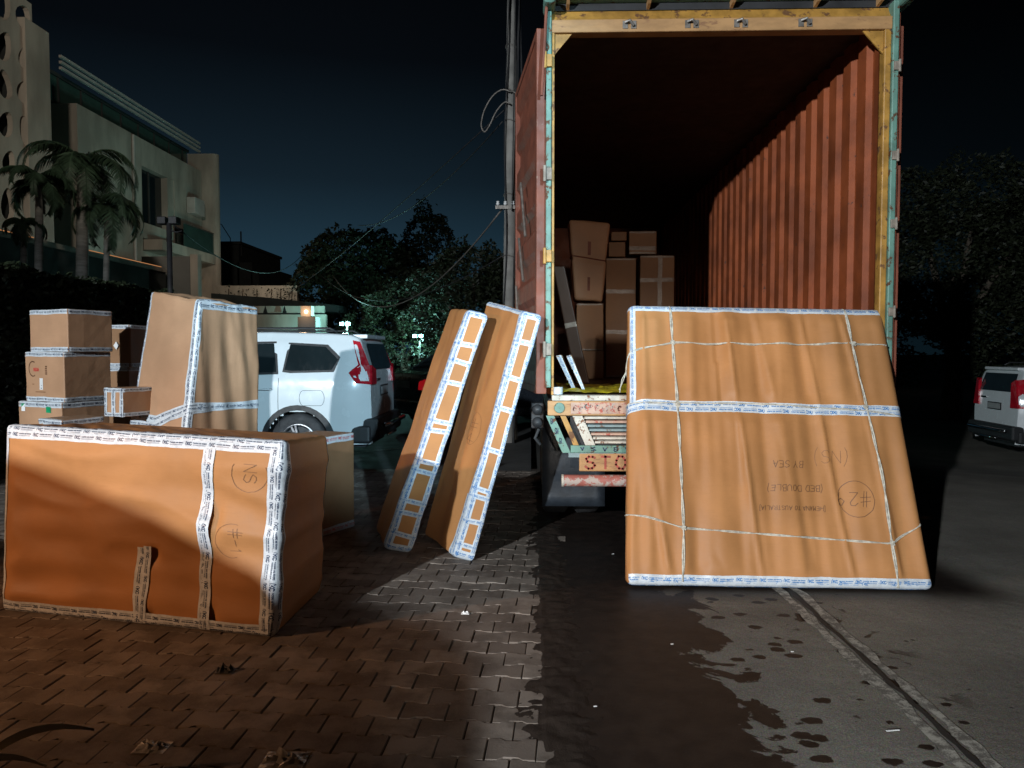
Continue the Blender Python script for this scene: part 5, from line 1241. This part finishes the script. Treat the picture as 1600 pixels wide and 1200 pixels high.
# scale at 32 m: 36 px per metre
q = P(555, 440, 32); tree('broad drooping tree left of the cyan floodlight, behind the white car', q.x, 32, [(0, 5.6, 2.3, 1.4, 0), (-1.4, 4.2, 1.6, 1.5, 0), (1.3, 4.4, 1.6, 1.4, 0), (0, 3.0, 2.2, 1.2, .3)], .24, 2300, droop=.5)
q = P(668, 440, 34); tree('tall narrow dark tree rising highest behind the cars', q.x, 34, [(0, 6.2, 1.2, 2.1, 0), (-.9, 5.2, 1.0, 1.2, 0), (.9, 5.0, 1.0, 1.3, 0), (0, 3.8, 1.7, 1.3, 0)], .2, 2600)
q = P(630, 480, 28); tree('low bushy tree between the two floodlights', q.x, 28, [(0, 3.2, 1.7, 1.2, 0), (1.2, 2.6, 1.2, 1.0, 0), (-1.2, 2.3, 1.3, 1.1, 0), (0, 1.5, 1.8, 1.0, 0)], .15, 3000)
q = P(740, 440, 26); tree('dark leafy tree right beside the utility pole', q.x, 26, [(0, 4.4, 1.5, 1.1, 0), (-1.0, 3.4, 1.4, 1.3, 0), (1.0, 3.2, 1.2, 1.3, 0), (0, 1.8, 2.0, 1.3, 0)], .17, 2600)
q = P(800, 450, 40); tree('dark tree hidden behind the utility pole', q.x, 40, [(0, 5.0, 2.2, 1.8, 0), (0, 2.5, 2.5, 1.8, 0)], .4, 900)
q = P(1490, 400, 24); tree('large dark round tree right of the truck', q.x, 24, [(-1.2, 6.2, 2.0, 1.3, 0), (.7, 6.4, 2.0, 1.4, 0), (2.3, 5.4, 1.9, 1.6, 0), (-2.2, 4.6, 1.6, 1.9, 0), (0, 4.0, 2.8, 2.0, 0), (-2.4, 2.2, 1.5, 1.8, 0), (1.8, 2.2, 2.4, 1.8, 0)], .15, 2600, .35, -.6, group='trees right of the truck')
q = P(1620, 400, 30); tree('dark tree at the right edge beyond the far white car', q.x, 30, [(0, 6, 2.6, 2.0, 0), (-1, 3.2, 3.0, 2.2, 0)], .34, 1000, .3, -.6, group='trees right of the truck')
# hedge
hd = thing('hedge', (-7.0, 10, 0), 'tall clipped dark hedge running behind the stacked cartons', 'hedge')
m = MB()
for _ in range(26000):
    s_ = random.random()
    y = random.uniform(5.2, 13.4); 
    if s_ < .62: x = -6.55+random.uniform(-.1, .05)+.07*NZ.noise(V((y*2, 0, 0))); z = random.uniform(.1, 2.65)
    elif s_ < .9: x = random.uniform(-7.5, -6.5); z = 2.62+.10*NZ.noise(V((x*2, y*2, 0)))+random.uniform(-.06, .08)
    else: x = random.uniform(-7.5, -6.5); z = random.uniform(.1, 2.65); y = 13.4+random.uniform(-.05, .08) if random.random() < .5 else 5.2
    leaves(m, [V((x, y, z))], .10)
m.build('foliage', M['hedgeleaf'], hd)
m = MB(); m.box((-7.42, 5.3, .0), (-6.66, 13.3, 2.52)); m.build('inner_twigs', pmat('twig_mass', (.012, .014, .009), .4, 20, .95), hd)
# palms
def palm(label, px, pyc, Y, nfr, flen, seed, tr_=.11, pyb=None, drp=1.0):
    random.seed(seed); c_ = at(px, pyc, Y); t = thing('palm_tree', (c_.x, Y, 0), label, 'palm tree', 'palm trees before the villa')
    m = MB(); m.tube([(c_.x-.1, Y, 0), (c_.x-.06, Y, c_.z*.5), (c_.x, Y, c_.z-.5), (c_.x, Y, c_.z)], [tr_*1.3, tr_, tr_*.85, tr_*.6], 10); m.build('trunk', M['palmbark'], t, smooth=True)
    for k in range(nfr):
        az = 2*pi*k/nfr+random.uniform(-.25, .25); el = random.uniform(.15, 1.2); L = flen*random.uniform(.8, 1.1)
        d = V((cos(az), sin(az), 0)); pts = []; p = V(c_); ang = el
        for i in range(15):
            pts.append(p.copy()); p = p + (d*cos(ang)+V((0, 0, sin(ang))))*L/14; ang -= (.16+.05*drp)*random.uniform(.85, 1.15)
        m = MB(); m.tube(pts, [.022-.0013*i for i in range(15)], 4, False)
        side = d.cross(V((0, 0, 1)))
        for i in range(1, 15):
            for h in range(5):
                f = h/5; b = pts[i-1].lerp(pts[i], f); s_ = (i+f)/15; ll = (.62*sin(min(1, s_*1.15+.12)*pi*.92)+.10)*L*.34
                tdir = (pts[i]-pts[i-1]).normalized()
                for sg in (-1, 1):
                    e_ = b+(side*sg*.80+tdir*.45+V((0, 0, -.55*drp+random.uniform(-.2, .15))))*ll; wv = tdir*.015
                    mid = b.lerp(e_, .55)+V((0, 0, ll*.10)); m.add([b-wv*.5, b+wv*.5, mid+wv*.6, e_, mid-wv*.6], [(0, 1, 2, 3, 4)])
        m.build('frond', M['palmleaf'], t)
palm('tallest palm tree with pale trunk in front of the villa', 128, 255, 13.0, 15, 1.42, 5, drp=.8)
palm('left palm tree with heavy drooping fronds below the pierced tower', 60, 285, 12.0, 11, .95, 8, .07, drp=1.1)
palm('right hand palm tree with low drooping fronds over the villa entrance', 166, 325, 13.3, 12, 1.15, 9, .06, drp=1.0)
palm('small low palm at far left above the compound wall', 36, 350, 12.0, 9, .6, 12, .06, drp=1.3)
# terrace shrubs as small plants on the cream terrace
random.seed(31)
for k, px in enumerate((356, 378, 400, 423, 437, 455)):
    q = at(px, 470, 30.6); t = thing('terrace_plant', (q.x, 30.6, q.z-.3), ('first', 'second', 'third', 'fourth', 'fifth', 'sixth')[k]+' thin dark plant from the left before the cream terrace wall', 'plant', 'thin plants on the terrace')
    m = MB(); m.tube([(q.x, 30.6, q.z-.3), (q.x+.05, 30.6, q.z+.5)], .02, 5); m.build('stem', M['bark'], t)
    m = MB(); leaves(m, [V((q.x+random.gauss(0, .16), 30.6+random.gauss(0, .1), q.z+.25+random.gauss(0, .22))) for _ in range(26)], .12); m.build('foliage', M['leaf'], t)
q = at(1442, 510, 60)
for k, (px, py) in enumerate(((1429, 505), (1455, 503), (1433, 516), (1438, 514), (1441, 518))):
    p = at(px, py, 40); m = MB(); m.lathe([(0, -.05), (.035, -.035), (.05 if k == 1 else .022, 0), (.035, .035), (0, .05)], Matrix.Translation(p), 8)
    o = m.build('distant_lamp', M['bulb'], smooth=True); o.name = 'distant_lamp'; tag(o, ('upper left', 'upper right and brightest', 'lower left', 'lower middle', 'lower right')[k]+' of the tiny far lamps right of the truck', 'lamp', 'tiny far lamps')

# ================================================================== litter
random.seed(5)
def scrap(name, label, px, py, s, mat, hgt=.03, n=9):
    p = gr(px, py); m = MB()
    m.grid(lambda i, j: V((p.x+(i/n-.5)*s*(1+.3*NZ.noise(V((j, px, 0)))), p.y+(j/n-.5)*s*.7*(1+.3*NZ.noise(V((i, py, 0)))), .006+hgt*abs(NZ.noise(V((i*.45+px, j*.5, 1))))*2*sin(pi*i/n)*sin(pi*j/n))), n, n)
    o = m.build(name, M[mat], smooth=False); o.name = name; tag(o, label, 'litter', 'litter on the ground'); md = o.modifiers.new('s', 'SOLIDIFY'); md.thickness = .001
scrap('plastic_scrap', 'crumpled clear plastic scrap on the paving, bottom left of centre', 238, 1170, .13, 'plastic', .05)
scrap('plastic_scrap', 'larger crumpled clear plastic scrap at the bottom edge of the paving', 445, 1190, .17, 'plastic', .05)
scrap('plastic_scrap', 'tiny shiny wrapper on the paving right of the carton shadow', 727, 960, .05, 'whitelabel', .02)
scrap('paper_scrap', 'small dark crumpled scrap on the paving below the largest carton', 352, 1050, .09, 'clad', .05)
for k, (px, py) in enumerate(((985, 868), (958, 868), (1395, 1146), (1238, 1022), (1050, 1010), (930, 1108))):
    p = gr(px, py); m = MB(); a = random.uniform(-.3, .3); m.box((-.03 if k in (0, 2) else -.008, -.004, 0), (.03 if k in (0, 2) else .008, .004, .003), Matrix.Translation((p.x, p.y, .012)) @ Matrix.Rotation(a, 4, 'Z')); o = m.build('paper_scrap', M['whitelabel'], bevel=.001); o.name = 'paper_scrap'
    tag(o, ('white strip of paper on the wet road under the truck, right one', 'white speck on the wet road under the truck, left one', 'white strip of paper on the dry road right of the line', 'tiny white speck at the edge of the wet patch', 'tiny white speck on the wet road below the panel', 'tiny white speck on the wet road near the muddy kerb')[k], 'litter', 'litter on the ground')
# leaf blades poking in at the bottom left corner
lf = thing('strap_leaf_plant', (-1.95, 2.45, 0), 'pale strap leaves of a plant poking in at the bottom left corner', 'plant')
for k, (a, b, c_) in enumerate((((-2.05, 2.5, .05), (-1.85, 2.55, .32), (-1.60, 2.60, .22)), ((-2.05, 2.45, .05), (-1.93, 2.5, .25), (-1.78, 2.60, .08)), ((-2.1, 2.5, .05), (-2.0, 2.5, .36), (-1.90, 2.5, .30)))):
    a, b, c_ = V(a), V(b), V(c_); m = MB(); n = 10
    def L_(i, j):
        t = i/n; p = a*(1-t)**2+b*2*t*(1-t)+c_*t*t; wd_ = .075*sin(pi*min(1, t*.9+.1))**.7; return p+V((.3, -.5, .6)).normalized()*wd_*(j-1)*.5+V((0, 0, -.008*abs(j-1)))
    m.grid(L_, n, 2); o = m.build('leaf', M['leafdry'], lf, smooth=True); md = o.modifiers.new('s', 'SOLIDIFY'); md.thickness = .0015
